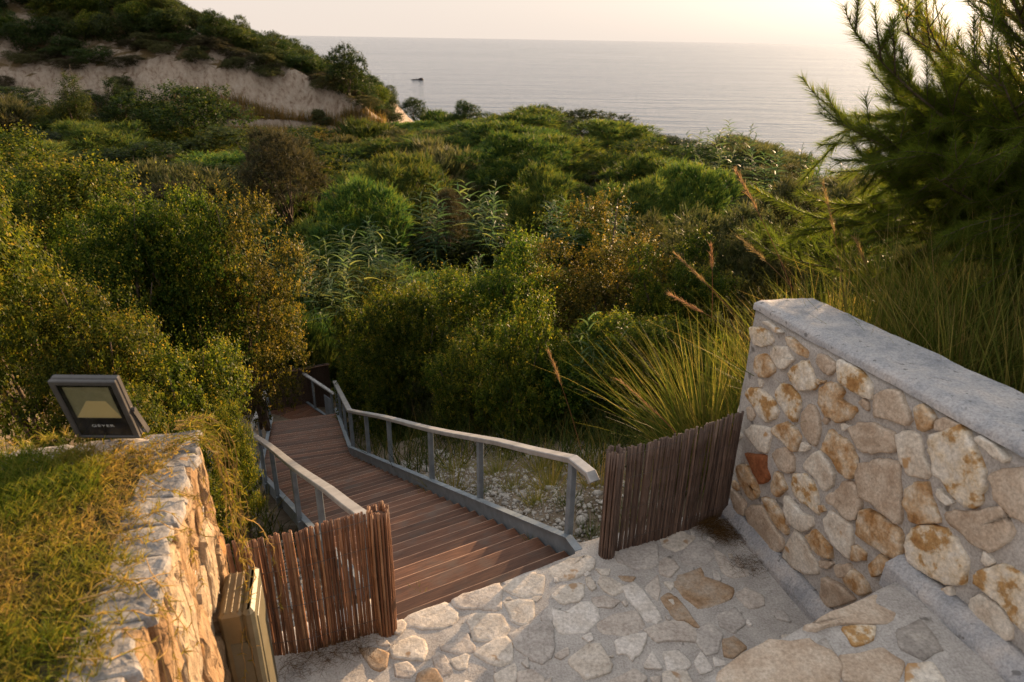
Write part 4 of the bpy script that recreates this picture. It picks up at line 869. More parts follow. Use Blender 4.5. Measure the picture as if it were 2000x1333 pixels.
for k in range(9):
    b = MB(); lbox(b, (-LW / 2 + 0.03 + k * 0.022, LT + 0.010, LH / 2), (0.004, 0.022, LH * 0.8)); b.build("cooling_fin", M_house, lamp)
# glass front: a black frame round a window through which the reflector shows
iw, ih = LW - 2 * fr, LH - 2 * fr + 0.008; zc = LH / 2 - 0.002; wx0, wx1, wz0, wz1 = -iw / 2 + 0.016, iw / 2 - 0.016, zc - ih / 2 + 0.088, zc + ih / 2 - 0.012
b = MB()
def flat(b, x0, x1, z0, z1, y):
    b.add([lp(x0, y, z0), lp(x1, y, z0), lp(x1, y, z1), lp(x0, y, z1), lp(x0, y + .002, z0), lp(x1, y + .002, z0), lp(x1, y + .002, z1), lp(x0, y + .002, z1)], [(0, 1, 2, 3), (7, 6, 5, 4), (0, 4, 5, 1), (1, 5, 6, 2), (2, 6, 7, 3), (3, 7, 4, 0)])
flat(b, -iw / 2, iw / 2, zc - ih / 2, wz0, -0.001); flat(b, -iw / 2, iw / 2, wz1, zc + ih / 2, -0.001); flat(b, -iw / 2, wx0, wz0, wz1, -0.001); flat(b, wx1, iw / 2, wz0, wz1, -0.001)
face = b.build("front_glass", M_bglass, lamp)
b = MB(); flat(b, wx0, wx1, wz0, wz1, -0.0005); b.build("window", M_cglass, face)
b = MB(); q = 0.036                                                        # sloping reflector sides down to a small panel
bx0, bx1, bz0, bz1, yb = wx0 + 0.058, wx1 - 0.036, wz0 + 0.080, wz1 - 0.030, 0.0058
b.add([lp(wx0, 0.0022, wz0), lp(wx1, 0.0022, wz0), lp(wx1, 0.0022, wz1), lp(wx0, 0.0022, wz1), lp(bx0, yb, bz0), lp(bx1, yb, bz0), lp(bx1, yb, bz1), lp(bx0, yb, bz1)], [(1, 2, 6, 5), (2, 3, 7, 6), (3, 0, 4, 7), (4, 5, 6, 7)])
b.build("reflector", M_refl, lamp)
b = MB(); b.add([lp(wx0, 0.0022, wz0), lp(wx1, 0.0022, wz0), lp(bx1, yb, bz0), lp(bx0, yb, bz0)], [(0, 1, 2, 3)]); b.build("led_panel", M_led, lamp)
tcu = bpy.data.curves.new("lettering", 'FONT'); tcu.body = "GEYER"; tcu.size = 0.021; tcu.align_x = 'CENTER'; tcu.extrude = 0.0003; tcu.space_character = 1.12
_tmp = bpy.data.objects.new("lettering_curve", tcu); COL.objects.link(_tmp); bpy.context.view_layer.update()
_tm = bpy.data.meshes.new_from_object(_tmp.evaluated_get(bpy.context.evaluated_depsgraph_get())); bpy.data.objects.remove(_tmp)
_tm.name = "lettering"; _tm.materials.clear(); _tm.materials.append(M_print); txt = link("lettering", _tm, face)
txt.matrix_local = Matrix.Translation(lp(0.0, -0.0016, zc - ih / 2 + 0.045)) @ (Rt @ Matrix.Rotation(R_(90), 3, 'X')).to_4x4() @ Matrix.Diagonal((1.25, 0.8, 1, 1))
for sg in (-1, 1):
    b = MB(); c0 = lp(sg * (LW / 2 + 0.004), LT * 0.6, LH * 0.45); b.tube([c0 - Vector((sg * 0.004, 0, 0)), c0 + Vector((sg * 0.008, 0, 0))], 0.008, 8); b.build("bracket_bolt", M_house, lamp)
b = MB()
for sg in (-1, 1):
    top = lp(sg * (LW / 2 + 0.006), LT * 0.6, LH * 0.45); foot = Vector((sg * (LW / 2 + 0.006), 0.05, 0.0)); dv = foot - top
    b.box((top + foot) / 2, (0.003, 0.022, dv.length), frame_rot((1, 0, 0), dv.normalized()))
b.box((0, 0.05, 0.002), (LW + 0.015, 0.022, 0.003)); b.build("bracket", M_house, lamp)

# ------------------------------------------------------------------ khaki plastic cabinet against the retaining wall
m, nd, ln = new_mat("khaki_plastic"); mp = coords(nd, ln, False); n1 = noise(nd, ln, mp.outputs[0], 7, 5, .6); n2 = noise(nd, ln, mp.outputs[0], 150, 2)
_r = ramp(nd, [(0.3, (0.12, 0.082, 0.036)), (0.7, (0.19, 0.132, 0.062))]); ln.new(n1.outputs["Fac"], _r.inputs[0]); finish(nd, ln, _r.outputs[0], 0.5, n2.outputs["Fac"], 0.2, 0.001, 0.4); M_khaki = m
m, nd, ln = new_mat("khaki_plastic_lid"); mp = coords(nd, ln, False); n1 = noise(nd, ln, mp.outputs[0], 7, 5, .6)
_r = ramp(nd, [(0.3, (0.085, 0.075, 0.046)), (0.7, (0.13, 0.115, 0.075))]); ln.new(n1.outputs["Fac"], _r.inputs[0]); finish(nd, ln, _r.outputs[0], 0.45, n1.outputs["Fac"], 0.1, 0.002, 0.4); M_khaki2 = m
cab = empty("utility_cabinet", (*lxy(0.215, 0.10), 0.0), math.atan2(-LD[1], -LD[0])); tag(cab, "khaki plastic cabinet standing between the retaining wall and the reed screen", "cabinet")
# local X = away along the wall, local Y = towards the wall
b = MB(); b.box((0, 0.022, 0.455), (0.255, 0.092, 0.91), None, 0.012); b.build("body", M_khaki, cab)
b = MB(); b.box((0, -0.046, 0.455), (0.275, 0.046, 0.93), None, 0.014); lid = b.build("lid", M_khaki2, cab)
b = MB(); b.box((0, -0.0705, 0.50), (0.18, 0.006, 0.70), None, 0.002); b.build("raised_panel", M_khaki2, lid)
b = MB(); hexp = [(-0.028, 0.30), (-0.045, 0.36), (-0.045, 0.70), (-0.020, 0.76), (0.040, 0.76), (0.040, 0.30)]
b.add([(-0.1305, y, z) for y, z in hexp] + [(-0.125, y * 1.0, z) for y, z in hexp], [tuple(range(5, -1, -1))] + [(k, (k + 1) % 6, 6 + (k + 1) % 6, 6 + k) for k in range(6)]); b.build("end_panel", M_khaki2, cab)
for k in range(3):
    b = MB(); b.box((0.0, 0.045 - k * 0.026, 0.9125), (0.23, 0.007, 0.006), None, 0.001); b.build("rib", M_khaki, cab)

# ------------------------------------------------------------------ vegetation builders
def leaf_quads(P, T, N, L, W, cup=0.10):
    S = nrm(np.cross(T, N)); L = np.broadcast_to(np.asarray(L, float), (len(P),))[:, None]; W = np.broadcast_to(np.asarray(W, float), (len(P),))[:, None]
    a = P; c = P + T * L - N * L * cup; m = P + T * L * 0.45 + N * L * cup * 0.6
    V = np.stack([a, m + S * W / 2, c, m - S * W / 2], 1).reshape(-1, 3)
    F = np.arange(len(V)).reshape(-1, 4); return V, F

def rand_dirs(rs, n, zmin=-1.0):
    d = nrm(rs.normal(0, 1, (n, 3))); d[:, 2] = np.where(d[:, 2] < zmin, -d[:, 2], d[:, 2]); return d

def lobe_points(rs, lobes, n, shell, zmin=-0.35, inner=0.12):
    L = np.array(lobes, float); ar = (L[:, 3] * L[:, 4] * L[:, 5]) ** (2 / 3); k = rs.choice(len(L), n, p=ar / ar.sum())
    d = rand_dirs(rs, n, zmin); r = rs.uniform(shell[0], shell[1], n); ins = rs.rand(n) < inner; r[ins] = rs.uniform(0.35, shell[0], ins.sum())
    r = r * (1 + 0.16 * vnoise(d * 2.2 + k[:, None] * 3.7, 1.0, 5, 2))
    P = L[k, :3] + L[k, 3:] * d * r[:, None]
    keep = np.ones(n, bool)
    for j, l in enumerate(L):                                             # drop what is buried inside another lobe
        q = np.linalg.norm((P - l[:3]) / l[3:], axis=1); keep &= ~((q < 0.6) & (k != j))
    keep &= P[:, 2] > 0.02
    return P[keep], nrm(d[keep] / L[k[keep], 3:] * L[k[keep], 3:].mean(1, keepdims=True))

def twig_foliage(rs, lobes, n_tw, per, tw, L, W, up=0.45, shell=(0.72, 1.05), spread=0.55, tipw=0.45, zmin=-0.35, inner=0.12):
    P, D = lobe_points(rs, lobes, n_tw, shell, zmin, inner); n = len(P)
    T = nrm(D * 0.8 + np.array([0, 0, up]) + rs.normal(0, spread, (n, 3)) * 0.6)
    A = nrm(np.cross(T, rs.normal(0, 1, (n, 3)))); B = np.cross(T, A); ln_ = tw * rs.uniform(0.6, 1.3, n); tone = rs.rand(n)
    Ps, Ts, Ns, vs_, ls = [], [], [], [], []
    for j in range(per):
        s = (j + 0.5) / per; ph = j * 2.4 + rs.uniform(0, 0.8, n)
        out = A * np.cos(ph)[:, None] + B * np.sin(ph)[:, None]
        Ps.append(P + T * (ln_ * s)[:, None]); t = nrm(T * 0.55 + out + rs.normal(0, 0.25, (n, 3))); Ts.append(t)
        Ns.append(nrm(np.cross(t, np.cross(T, t)) + rs.normal(0, 0.35, (n, 3)))); ls.append(1.0 - 0.35 * s + rs.normal(0, 0.12, n))
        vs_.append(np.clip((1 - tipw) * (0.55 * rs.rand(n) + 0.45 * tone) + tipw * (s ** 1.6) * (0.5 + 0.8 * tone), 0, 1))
    P, T, N, v, l = map(np.concatenate, (Ps, Ts, Ns, vs_, ls)); N = nrm(N - T * (N * T).sum(1, keepdims=True))
    V, F = leaf_quads(P, T, N, L * np.clip(l, 0.4, 1.5), W * np.clip(l, 0.4, 1.5)); return V, F, np.repeat(v, 4)

def strands(P, T, L, W, bend, rs, seg=2):
    """thin tapering strips; bend moves the tip along the vector `bend` (n,3)"""
    n = len(P); S = nrm(np.cross(T, rs.normal(0, 1, (n, 3)))); rows = []
    for k in range(seg + 1):
        s = k / seg; c = P + T * (L * s)[:, None] + bend * (s * s); w = (W * (1 - 0.92 * s ** 1.3) / 2)[:, None]
        rows.append(np.stack([c - S * w, c + S * w], 1))
    V = np.stack(rows, 1).reshape(-1, 3); b = (np.arange(n) * (seg + 1) * 2)[:, None]; F = []
    for k in range(seg): F.append(np.stack([b[:, 0] + 2 * k, b[:, 0] + 2 * k + 1, b[:, 0] + 2 * k + 3, b[:, 0] + 2 * k + 2], 1))
    return V, np.concatenate(F), (seg + 1) * 2

def plume_foliage(rs, lobes, n_pl, per, L, W, up=0.9, shell=(0.7, 1.0), spread=0.5, tipw=0.5, zmin=-0.3, fan=0.3, droop=0.0):
    P, D = lobe_points(rs, lobes, n_pl, shell, zmin); n = len(P)
    T = nrm(D * 0.7 + np.array([0, 0, up]) + rs.normal(0, spread, (n, 3)) * 0.5); tone = rs.rand(n)
    P2 = np.repeat(P, per, 0); T2 = np.repeat(T, per, 0); m = len(P2)
    P2 = P2 + T2 * (rs.rand(m) * L * 0.5)[:, None]; T2 = nrm(T2 + rs.normal(0, fan, (m, 3)))
    Ls = L * rs.uniform(0.5, 1.15, m); V, F, k = strands(P2, T2, Ls, W * rs.uniform(0.7, 1.3, m), np.array([0, 0, -droop]) * Ls[:, None] + rs.normal(0, 0.05, (m, 3)) * L, rs)
    v = np.clip(np.repeat(tone, per) * 0.5 + rs.rand(m) * 0.3, 0, 1); vv = np.repeat(v, k).reshape(-1, k // 2, 2)
    vv = np.clip(vv + tipw * np.linspace(-0.3, 0.6, k // 2)[None, :, None], 0, 1); return V, F, vv.ravel()

def clumps(rs, lobes, n, r, zmin=-0.9):
    """break big lobes up into many small leafy clumps sitting on their surface"""
    P, D = lobe_points(rs, lobes, int(n * 1.6), (0.72, 0.98), zmin, 0.0); P = P[:n]
    q = r * rs.uniform(0.65, 1.35, len(P)); P[:, 2] = np.maximum(P[:, 2], q * 0.5)
    return [(p[0], p[1], p[2], a, a, a * 0.85) for p, a in zip(P, q)]

def rand_lobes(rs, R, H, n, flat=1.0):
    """uneven crown: a low skirt and several humps of different height"""
    out = [(0, 0, H * 0.24, R * 0.80, R * 0.80, H * 0.27), (rs.normal(0, 0.1) * R, rs.normal(0, 0.1) * R, H * 0.46, R * 0.55, R * 0.55, H * 0.40)]
    for i in range(n):
        a = 2 * math.pi * (i + rs.rand() * 0.9) / n; q = R * rs.uniform(0.25, 0.75); r = R * rs.uniform(0.24, 0.44); top = H * rs.uniform(0.5, 1.0)
        out.append((q * math.cos(a), q * math.sin(a), max(top - r, r * 0.6), r, r, r * rs.uniform(0.9, 1.25) * flat))
    return out

M_bark = rough_mat("bark", [(0.3, (0.07, 0.05, 0.035)), (0.7, (0.17, 0.13, 0.10))], 8, 0.8, 0.01, 0.9, 60)
M_deadwood = rough_mat("dead_wood", [(0.3, (0.20, 0.16, 0.13)), (0.7, (0.36, 0.31, 0.27))], 8, 0.6, 0.01, 0.9, 60)
def stem_mesh(rs, lobes, r=0.035, n=7):
    b = MB(); L = np.array(lobes)
    for i in range(n):
        l = L[i % len(L)]; e = l[:3] + rs.normal(0, 0.25, 3) * l[3:]; m_ = np.array([e[0] * 0.35, e[1] * 0.35, e[2] * 0.45]) + rs.normal(0, 0.06, 3)
        b.tube([(rs.normal(0, 0.05), rs.normal(0, 0.05), -0.25), tuple(m_), tuple(e), tuple(e + (e - m_) * 0.35)], [r, r * 0.7, r * 0.4, r * 0.12], 6)
    return b.mesh("stem", M_bark, True)

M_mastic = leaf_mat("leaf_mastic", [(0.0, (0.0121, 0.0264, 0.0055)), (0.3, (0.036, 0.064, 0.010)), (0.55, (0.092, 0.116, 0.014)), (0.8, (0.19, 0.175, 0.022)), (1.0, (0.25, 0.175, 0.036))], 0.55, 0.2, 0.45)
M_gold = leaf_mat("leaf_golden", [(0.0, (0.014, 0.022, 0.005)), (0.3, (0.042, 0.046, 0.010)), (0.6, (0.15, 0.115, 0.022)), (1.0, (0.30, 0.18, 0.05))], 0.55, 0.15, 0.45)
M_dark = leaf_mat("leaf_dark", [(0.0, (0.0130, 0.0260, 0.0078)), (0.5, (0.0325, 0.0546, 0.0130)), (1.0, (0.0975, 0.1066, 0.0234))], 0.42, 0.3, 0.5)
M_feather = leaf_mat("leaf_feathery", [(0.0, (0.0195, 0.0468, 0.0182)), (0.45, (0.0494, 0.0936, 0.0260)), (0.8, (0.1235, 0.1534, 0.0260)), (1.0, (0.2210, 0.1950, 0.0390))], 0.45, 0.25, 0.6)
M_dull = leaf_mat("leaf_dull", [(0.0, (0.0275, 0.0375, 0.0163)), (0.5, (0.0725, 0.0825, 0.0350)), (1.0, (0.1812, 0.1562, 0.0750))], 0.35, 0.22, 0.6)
M_dry = leaf_mat("leaf_dry", [(0.0, (0.025, 0.026, 0.014)), (0.5, (0.062, 0.056, 0.032)), (1.0, (0.13, 0.105, 0.06))], 0.3, 0.2, 0.7)
M_cane = leaf_mat("leaf_cane", [(0.0, (0.0384, 0.0792, 0.0408)), (0.6, (0.0900, 0.1380, 0.0600)), (1.0, (0.2040, 0.1920, 0.0720))], 0.45, 0.2, 0.5)
M_tuft = leaf_mat("leaf_tuft_grass", [(0.0, (0.0384, 0.0624, 0.0144)), (0.4, (0.092, 0.122, 0.024)), (0.72, (0.19, 0.18, 0.044)), (1.0, (0.34, 0.25, 0.10))], 0.5, 0.15, 0.5)
M_plume = leaf_mat("plume", [(0.0, (0.22, 0.13, 0.075)), (1.0, (0.44, 0.30, 0.19))], 0.4, 0.1, 0.7)
M_lawn = leaf_mat("leaf_lawn", [(0.0, (0.0416, 0.0858, 0.0117)), (0.3, (0.1105, 0.1456, 0.0182)), (0.6, (0.2405, 0.2145, 0.0364)), (1.0, (0.3770, 0.2600, 0.0910))], 0.5, 0.0, 0.5)
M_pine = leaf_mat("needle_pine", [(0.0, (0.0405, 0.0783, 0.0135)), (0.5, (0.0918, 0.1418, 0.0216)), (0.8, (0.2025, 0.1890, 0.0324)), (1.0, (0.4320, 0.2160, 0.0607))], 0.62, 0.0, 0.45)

PROTO = {}
def proto(kind, crown, stem): PROTO.setdefault(kind, []).append((crown, stem))
rs = np.random.RandomState(21)
for k in range(3):                                                        # near bushes: every leaf shows
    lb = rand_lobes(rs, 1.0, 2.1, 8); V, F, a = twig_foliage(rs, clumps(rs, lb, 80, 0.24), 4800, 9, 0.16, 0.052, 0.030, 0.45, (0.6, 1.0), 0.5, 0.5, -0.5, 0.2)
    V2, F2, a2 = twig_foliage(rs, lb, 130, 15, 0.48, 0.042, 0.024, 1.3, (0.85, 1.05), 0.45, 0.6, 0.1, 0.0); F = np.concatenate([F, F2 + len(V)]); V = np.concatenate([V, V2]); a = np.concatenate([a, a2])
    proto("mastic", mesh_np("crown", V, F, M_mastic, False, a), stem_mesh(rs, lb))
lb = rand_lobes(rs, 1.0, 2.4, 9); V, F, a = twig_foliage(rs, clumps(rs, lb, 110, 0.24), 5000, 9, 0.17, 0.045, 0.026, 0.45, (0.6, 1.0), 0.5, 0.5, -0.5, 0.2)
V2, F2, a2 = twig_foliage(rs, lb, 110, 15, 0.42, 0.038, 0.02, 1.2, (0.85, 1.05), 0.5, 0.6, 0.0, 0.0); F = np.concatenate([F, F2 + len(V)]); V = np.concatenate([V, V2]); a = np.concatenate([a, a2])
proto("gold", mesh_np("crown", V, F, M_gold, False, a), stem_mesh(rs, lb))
for k in range(2):                                                        # slope bushes
    lb = rand_lobes(rs, 1.4, 2.4, 8); V, F, a = twig_foliage(rs, clumps(rs, lb, 70, 0.36), 2600, 8, 0.24, 0.085, 0.045, 0.6, (0.6, 1.0), 0.5, 0.5, -0.5, 0.2)
    proto("bush", mesh_np("crown", V, F, M_mastic, False, a), stem_mesh(rs, lb))
for k in range(3):
    lb = rand_lobes(rs, 1.5, 2.5, 9); V, F, a = twig_foliage(rs, clumps(rs, lb, 60, 0.42), 2400, 7, 0.26, 0.12, 0.06, 0.6, (0.6, 1.0), 0.5, 0.5, -0.5, 0.2)
    proto("dark", mesh_np("crown", V, F, M_dark, False, a), stem_mesh(rs, lb))
for k in range(3):
    lb = rand_lobes(rs, 1.5, 2.4, 10); V, F, a = plume_foliage(rs, clumps(rs, lb, 60, 0.42), 2900, 7, 0.30, 0.026, 0.7, (0.6, 1.0), 0.5, 0.6, -0.5, 0.34)
    proto("feather", mesh_np("crown", V, F, M_feather, False, a), stem_mesh(rs, lb))
for k in range(2):
    lb = rand_lobes(rs, 1.3, 2.1, 8); V, F, a = plume_foliage(rs, clumps(rs, lb, 60, 0.34), 2800, 6, 0.22, 0.022, 0.7, (0.6, 1.0), 0.6, 0.4, -0.5, 0.5)
    proto("dull", mesh_np("crown", V, F, M_dull, False, a), stem_mesh(rs, lb))
for k in range(2):
    lb = rand_lobes(rs, 1.3, 2.0, 7); V, F, a = plume_foliage(rs, clumps(rs, lb, 50, 0.34), 2400, 6, 0.22, 0.02, 0.4, (0.6, 1.0), 0.8, 0.4, -0.5, 0.7)
    proto("dry", mesh_np("crown", V, F, M_dry, False, a), stem_mesh(rs, lb))
for k in range(2):                                                        # upright shoots at the brow
    lb = rand_lobes(rs, 1.3, 2.2, 8); V, F, a = plume_foliage(rs, lb, 1100, 8, 0.62, 0.045, 2.0, (0.6, 1.0), 0.4, 0.5, -0.6, 0.15)
    proto("upright", mesh_np("crown", V, F, M_dull if k else M_dark, False, a), stem_mesh(rs, lb))
for k in range(2):                                                        # pointed junipers
    lb = [(0, 0, 0.7, 1.0, 1.0, 0.9), (0.3, 0.2, 1.5, 0.75, 0.75, 0.9), (-0.2, 0.1, 2.4, 0.5, 0.5, 0.9), (0, 0, 3.3, 0.22, 0.22, 0.8)]
    V, F, a = twig_foliage(rs, lb, 1900, 8, 0.36, 0.11, 0.045, 1.1, (0.6, 1.0), 0.5, 0.45, -0.6, 0.2); proto("juniper", mesh_np("crown", V, F, M_dark, False, a), stem_mesh(rs, lb))
def cane_clump(rs, n_st, H):
    b = MB(); Vs, Fs, As = [], [], []; off = 0
    for i in range(n_st):
        base = np.array([rs.normal(0, 0.25), rs.normal(0, 0.25), -0.1]); lean = rs.normal(0, 0.16, 2); h = H * rs.uniform(0.75, 1.1)
        top = base + np.array([lean[0] * h, lean[1] * h, h]); b.tube([tuple(base), tuple((base + top) / 2 + rs.normal(0, 0.03, 3)), tuple(top)], [0.014, 0.012, 0.004], 6)
        m_ = 20; s = np.linspace(0.25, 1.0, m_); P = base + (top - base) * s[:, None]; ph = np.arange(m_) * math.pi + rs.uniform(0, 6) + rs.normal(0, 0.5, m_)
        el = rs.uniform(0.5, 1.1, m_); T = nrm(np.stack([np.cos(ph), np.sin(ph), el + 1.4 * (s - 0.6)], 1)); L = rs.uniform(0.45, 0.75, m_) * (1.15 - 0.5 * np.abs(s - 0.6))
        V, F, k = strands(P, T, L, np.full(m_, 0.05), np.stack([T[:, 0] * 0.15, T[:, 1] * 0.15, -0.55 * L], 1), rs, 5)
        Vs.append(V); Fs.append(F + off); off += len(V); As.append(np.repeat(np.clip(rs.rand(m_) * 0.8, 0, 1), k))
    return mesh_np("leaves", np.concatenate(Vs), np.concatenate(Fs), M_cane, False, np.concatenate(As)), b.mesh("stalk", M_cane, True)
for k in range(3): proto("cane", *cane_clump(rs, 7, 2.9))
def tuft(rs, n, Lm, wid, lean=0.45, wind=(-0.15, 0.05)):
    a = rs.uniform(0, 2 * math.pi, n); r = np.abs(rs.normal(0, 0.09, n)); P = np.stack([r * np.cos(a), r * np.sin(a), np.full(n, -0.05)], 1)
    ln_ = np.abs(rs.normal(0, lean, n)); T = nrm(np.stack([np.cos(a) * ln_ + wind[0], np.sin(a) * ln_ + wind[1], np.ones(n)], 1)); L = Lm * rs.uniform(0.45, 1.1, n)
    bd = np.stack([np.cos(a) * 0.35 + wind[0], np.sin(a) * 0.35 + wind[1], -0.40 + 0 * a], 1) * (L * rs.uniform(0.0, 0.65, n))[:, None]
    V, F, k = strands(P, T, L, wid * rs.uniform(0.6, 1.3, n), bd, rs, 5); v = rs.rand(n) ** 1.2; vv = np.repeat(v, k).reshape(n, -1, 2) * 0.8 + np.linspace(0, 0.25, k // 2)[None, :, None]
    return V, F, np.clip(vv, 0, 1).ravel()
for k in range(3):
    V, F, a = tuft(rs, 560, 1.3, 0.0085, 0.42); V2, F2, a2 = tuft(rs, 60, 0.5, 0.009, 0.9)
    proto("tuft", mesh_np("blades", np.concatenate([V, V2]), np.concatenate([F, F2 + len(V)]), M_tuft, False, np.concatenate([a, np.clip(a2 + 0.3, 0, 1)])), None)
PNAMES = dict(mastic="mastic_bush", gold="oak_bush", bush="bush", dark="evergreen_bush", feather="feathery_shrub", dull="olive_shrub", dry="dry_shrub", upright="upright_shrub", juniper="juniper", cane="giant_cane", tuft="grass_tuft")
PCAT = dict(cane="cane", tuft="grass tuft", juniper="tree")
def plant(kind, variant, loc, rz, sc, label, group=None, name=None, cat=None):
    cr, stm = PROTO[kind][variant % len(PROTO[kind])]
    e = empty(name or PNAMES[kind], loc, rz); e.scale = sc; link(cr.name.split('.')[0], cr, e)
    if stm: link(stm.name.split('.')[0], stm, e)
    tag(e, label, cat or PCAT.get(kind, "bush"), group); return e
PDIM = dict(mastic=(1.0, 2.1), gold=(1.0, 2.4), bush=(1.4, 2.4), dark=(1.5, 2.5), feather=(1.5, 2.4), dull=(1.3, 2.1), dry=(1.3, 2.0), upright=(1.3, 2.7), juniper=(1.0, 4.0), cane=(0.8, 2.9))
def plant_px(kind, variant, u, vt, vb, w, y, label, group=None, rz=None, name=None, cat=None):
    """stand a plant at distance y so that it spans rows vt..vb and w pixels of the photograph"""
    t = at_y(u, vt, y); bt = at_y(u, vb, y); h = t[2] - bt[2]; x = (t[0] + bt[0]) / 2
    R, Hh = PDIM[kind]; dep = np.dot(t - CAM, FW); wm = w / FPX * dep / 2
    return plant(kind, variant, (x, y, bt[2]), rz if rz is not None else variant * 1.3, (wm / R, wm / R, h / Hh), label, group, name, cat)

# ------------------------------------------------------------------ named plants near the stairs
near = [
 ("mastic", 0, 25, 375, 880, 360, 5.3, "tall bright olive bush at the left edge behind the lawn"),
 ("mastic", 1, 205, 555, 900, 270, 5.1, "low olive bush directly behind the floodlight"),
 ("mastic", 2, 70, 285, 620, 340, 8.2, "bush with a golden crest above the tall left-edge bush"),
 ("mastic", 1, 250, 385, 760, 270, 7.4, "deep-shadowed bush in the middle of the left thicket"),
 ("mastic", 0, 395, 380, 760, 220, 7.9, "bush with long loose shoots on top, left thicket beside the golden-brown bush"),
 ("gold", 0, 488, 385, 800, 235, 8.3, "tall golden-brown bush leaning over the far end of the left handrail"),
 ("mastic", 2, 360, 660, 1030, 270, 5.4, "yellow-green bush between the retaining wall and the left handrail"),
 ("mastic", 0, 470, 800, 1040, 95, 4.9, "small bush squeezed against the posts of the left handrail"),
 ("mastic", 1, 300, 770, 1030, 230, 4.2, "low bush filling the gap behind the end of the retaining wall"),
 ("mastic", 2, 742, 590, 850, 190, 11.6, "bush just beyond the bend of the right handrail"),
 ("mastic", 0, 800, 575, 880, 230, 10.2, "bush with yellow shoots behind the middle of the right handrail"),
 ("mastic", 1, 925, 640, 910, 200, 9.0, "broom-like green bush behind the middle posts of the right handrail"),
 ("mastic", 2, 1080, 640, 900, 260, 8.2, "dark glossy bush behind the gravel, beside the right handrail"),
 ("mastic", 0, 1240, 625, 870, 250, 7.6, "dark bush left of the tuft grass near the stone wall"),
 ("gold", 0, 1175, 410, 730, 260, 11.5, "bronze-topped bush standing above the dark bushes in the centre"),
 ("mastic", 1, 1020, 465, 740, 230, 12.2, "dark round bush left of the bronze-topped bush"),
 ("mastic", 2, 1310, 480, 730, 210, 10.4, "dark bush right of the bronze-topped bush"),
 ("mastic", 1, 880, 530, 760, 240, 13.0, "bush with a flat lit crest in the centre of the valley floor"),
 ("mastic", 0, 745, 540, 740, 220, 14.0, "bush with a lit crest above the bend of the stairs"),
 ("dull", 0, 1440, 395, 600, 260, 11.5, "grey-olive shrub behind the tall grass plumes"),
 ("dull", 1, 1570, 385, 560, 240, 10.5, "grey-olive shrub under the pine branches"),
 ("dark", 1, 1660, 420, 600, 200, 8.5, "dark leafy shrub below the pine"),
 ("dull", 0, 1310, 420, 600, 200, 13.5, "pale olive shrub behind the dark bush right of centre"),
 ("dry", 0, 555, 265, 420, 190, 26.0, "round grey-brown dry bush left of the valley"),
 ("dry", 1, 875, 375, 470, 90, 21.0, "tangle of bare grey twigs among the canes"),
 ("feather", 0, 1000, 275, 370, 190, 31.0, "broad pale feathery shrub in the middle of the slope"),
 ("feather", 1, 1350, 325, 460, 170, 22.0, "round bright green feathery shrub right of the slope's middle"),
 ("feather", 2, 1230, 360, 480, 150, 20.0, "yellow-green feathery shrub beside the round bright green one"),
 ("feather", 0, 1050, 345, 470, 140, 21.0, "yellow-tipped feathery shrub behind the canes"),
 ("feather", 1, 790, 310, 450, 200, 24.0, "tall feathery shrub left of the slope's middle"),
 ("feather", 2, 700, 360, 520, 190, 19.0, "dark green feathery shrub above the canes on the left"),
 ("juniper", 0, 150, 150, 290, 110, 46.0, "pointed juniper at the foot of the left clay cliff"),
 ("juniper", 1, 228, 160, 290, 100, 46.0, "second pointed juniper, right of the tallest one under the cliff"),
 ("dark", 0, 350, 165, 290, 200, 46.0, "rounded green bush in front of the clay cliff"),
 ("dark", 2, 808, 196, 232, 52, 57.0, "small dark tree on the brow against the sea, nearest the cliff"),
 ("dark", 1, 905, 200, 245, 66, 55.0, "dark bush on the brow against the sea, right of the small tree"),
 ("dark", 0, 1065, 205, 255, 80, 52.0, "rounded dark bush on the brow in the middle of the sea view"),
]
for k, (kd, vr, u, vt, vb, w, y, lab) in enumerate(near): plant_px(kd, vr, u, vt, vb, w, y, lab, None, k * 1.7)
for k, (u, vt, vb, y, lab) in enumerate([(845, 370, 520, 17.0, "giant cane with drooping pale leaves left of the bare twigs"), (958, 355, 500, 17.5, "tall giant cane right of the bare twigs"),
     (720, 430, 560, 15.0, "bluish giant cane low in the dark hollow on the left"), (765, 480, 600, 14.0, "short giant cane hanging over the valley floor"),
     (655, 480, 640, 11.5, "bright green reedy clump right of the golden-brown bush"), (1090, 380, 500, 17.0, "giant cane between feathery shrubs in the centre"), (1200, 395, 520, 15.5, "giant cane behind the bronze-topped bush"),
     (1420, 265, 380, 30.0, "giant cane rising on the right brow"), (1500, 280, 400, 24.0, "giant cane clump left of the pine tips"), (1580, 290, 420, 20.0, "giant cane clump partly behind the pine tips"), (600, 450, 600, 12.5, "thin canes beside the top of the golden-brown bush")]):
    plant_px("cane", k, u, vt, vb, 110 if y < 20 else 90, y, lab, None, k * 0.9)

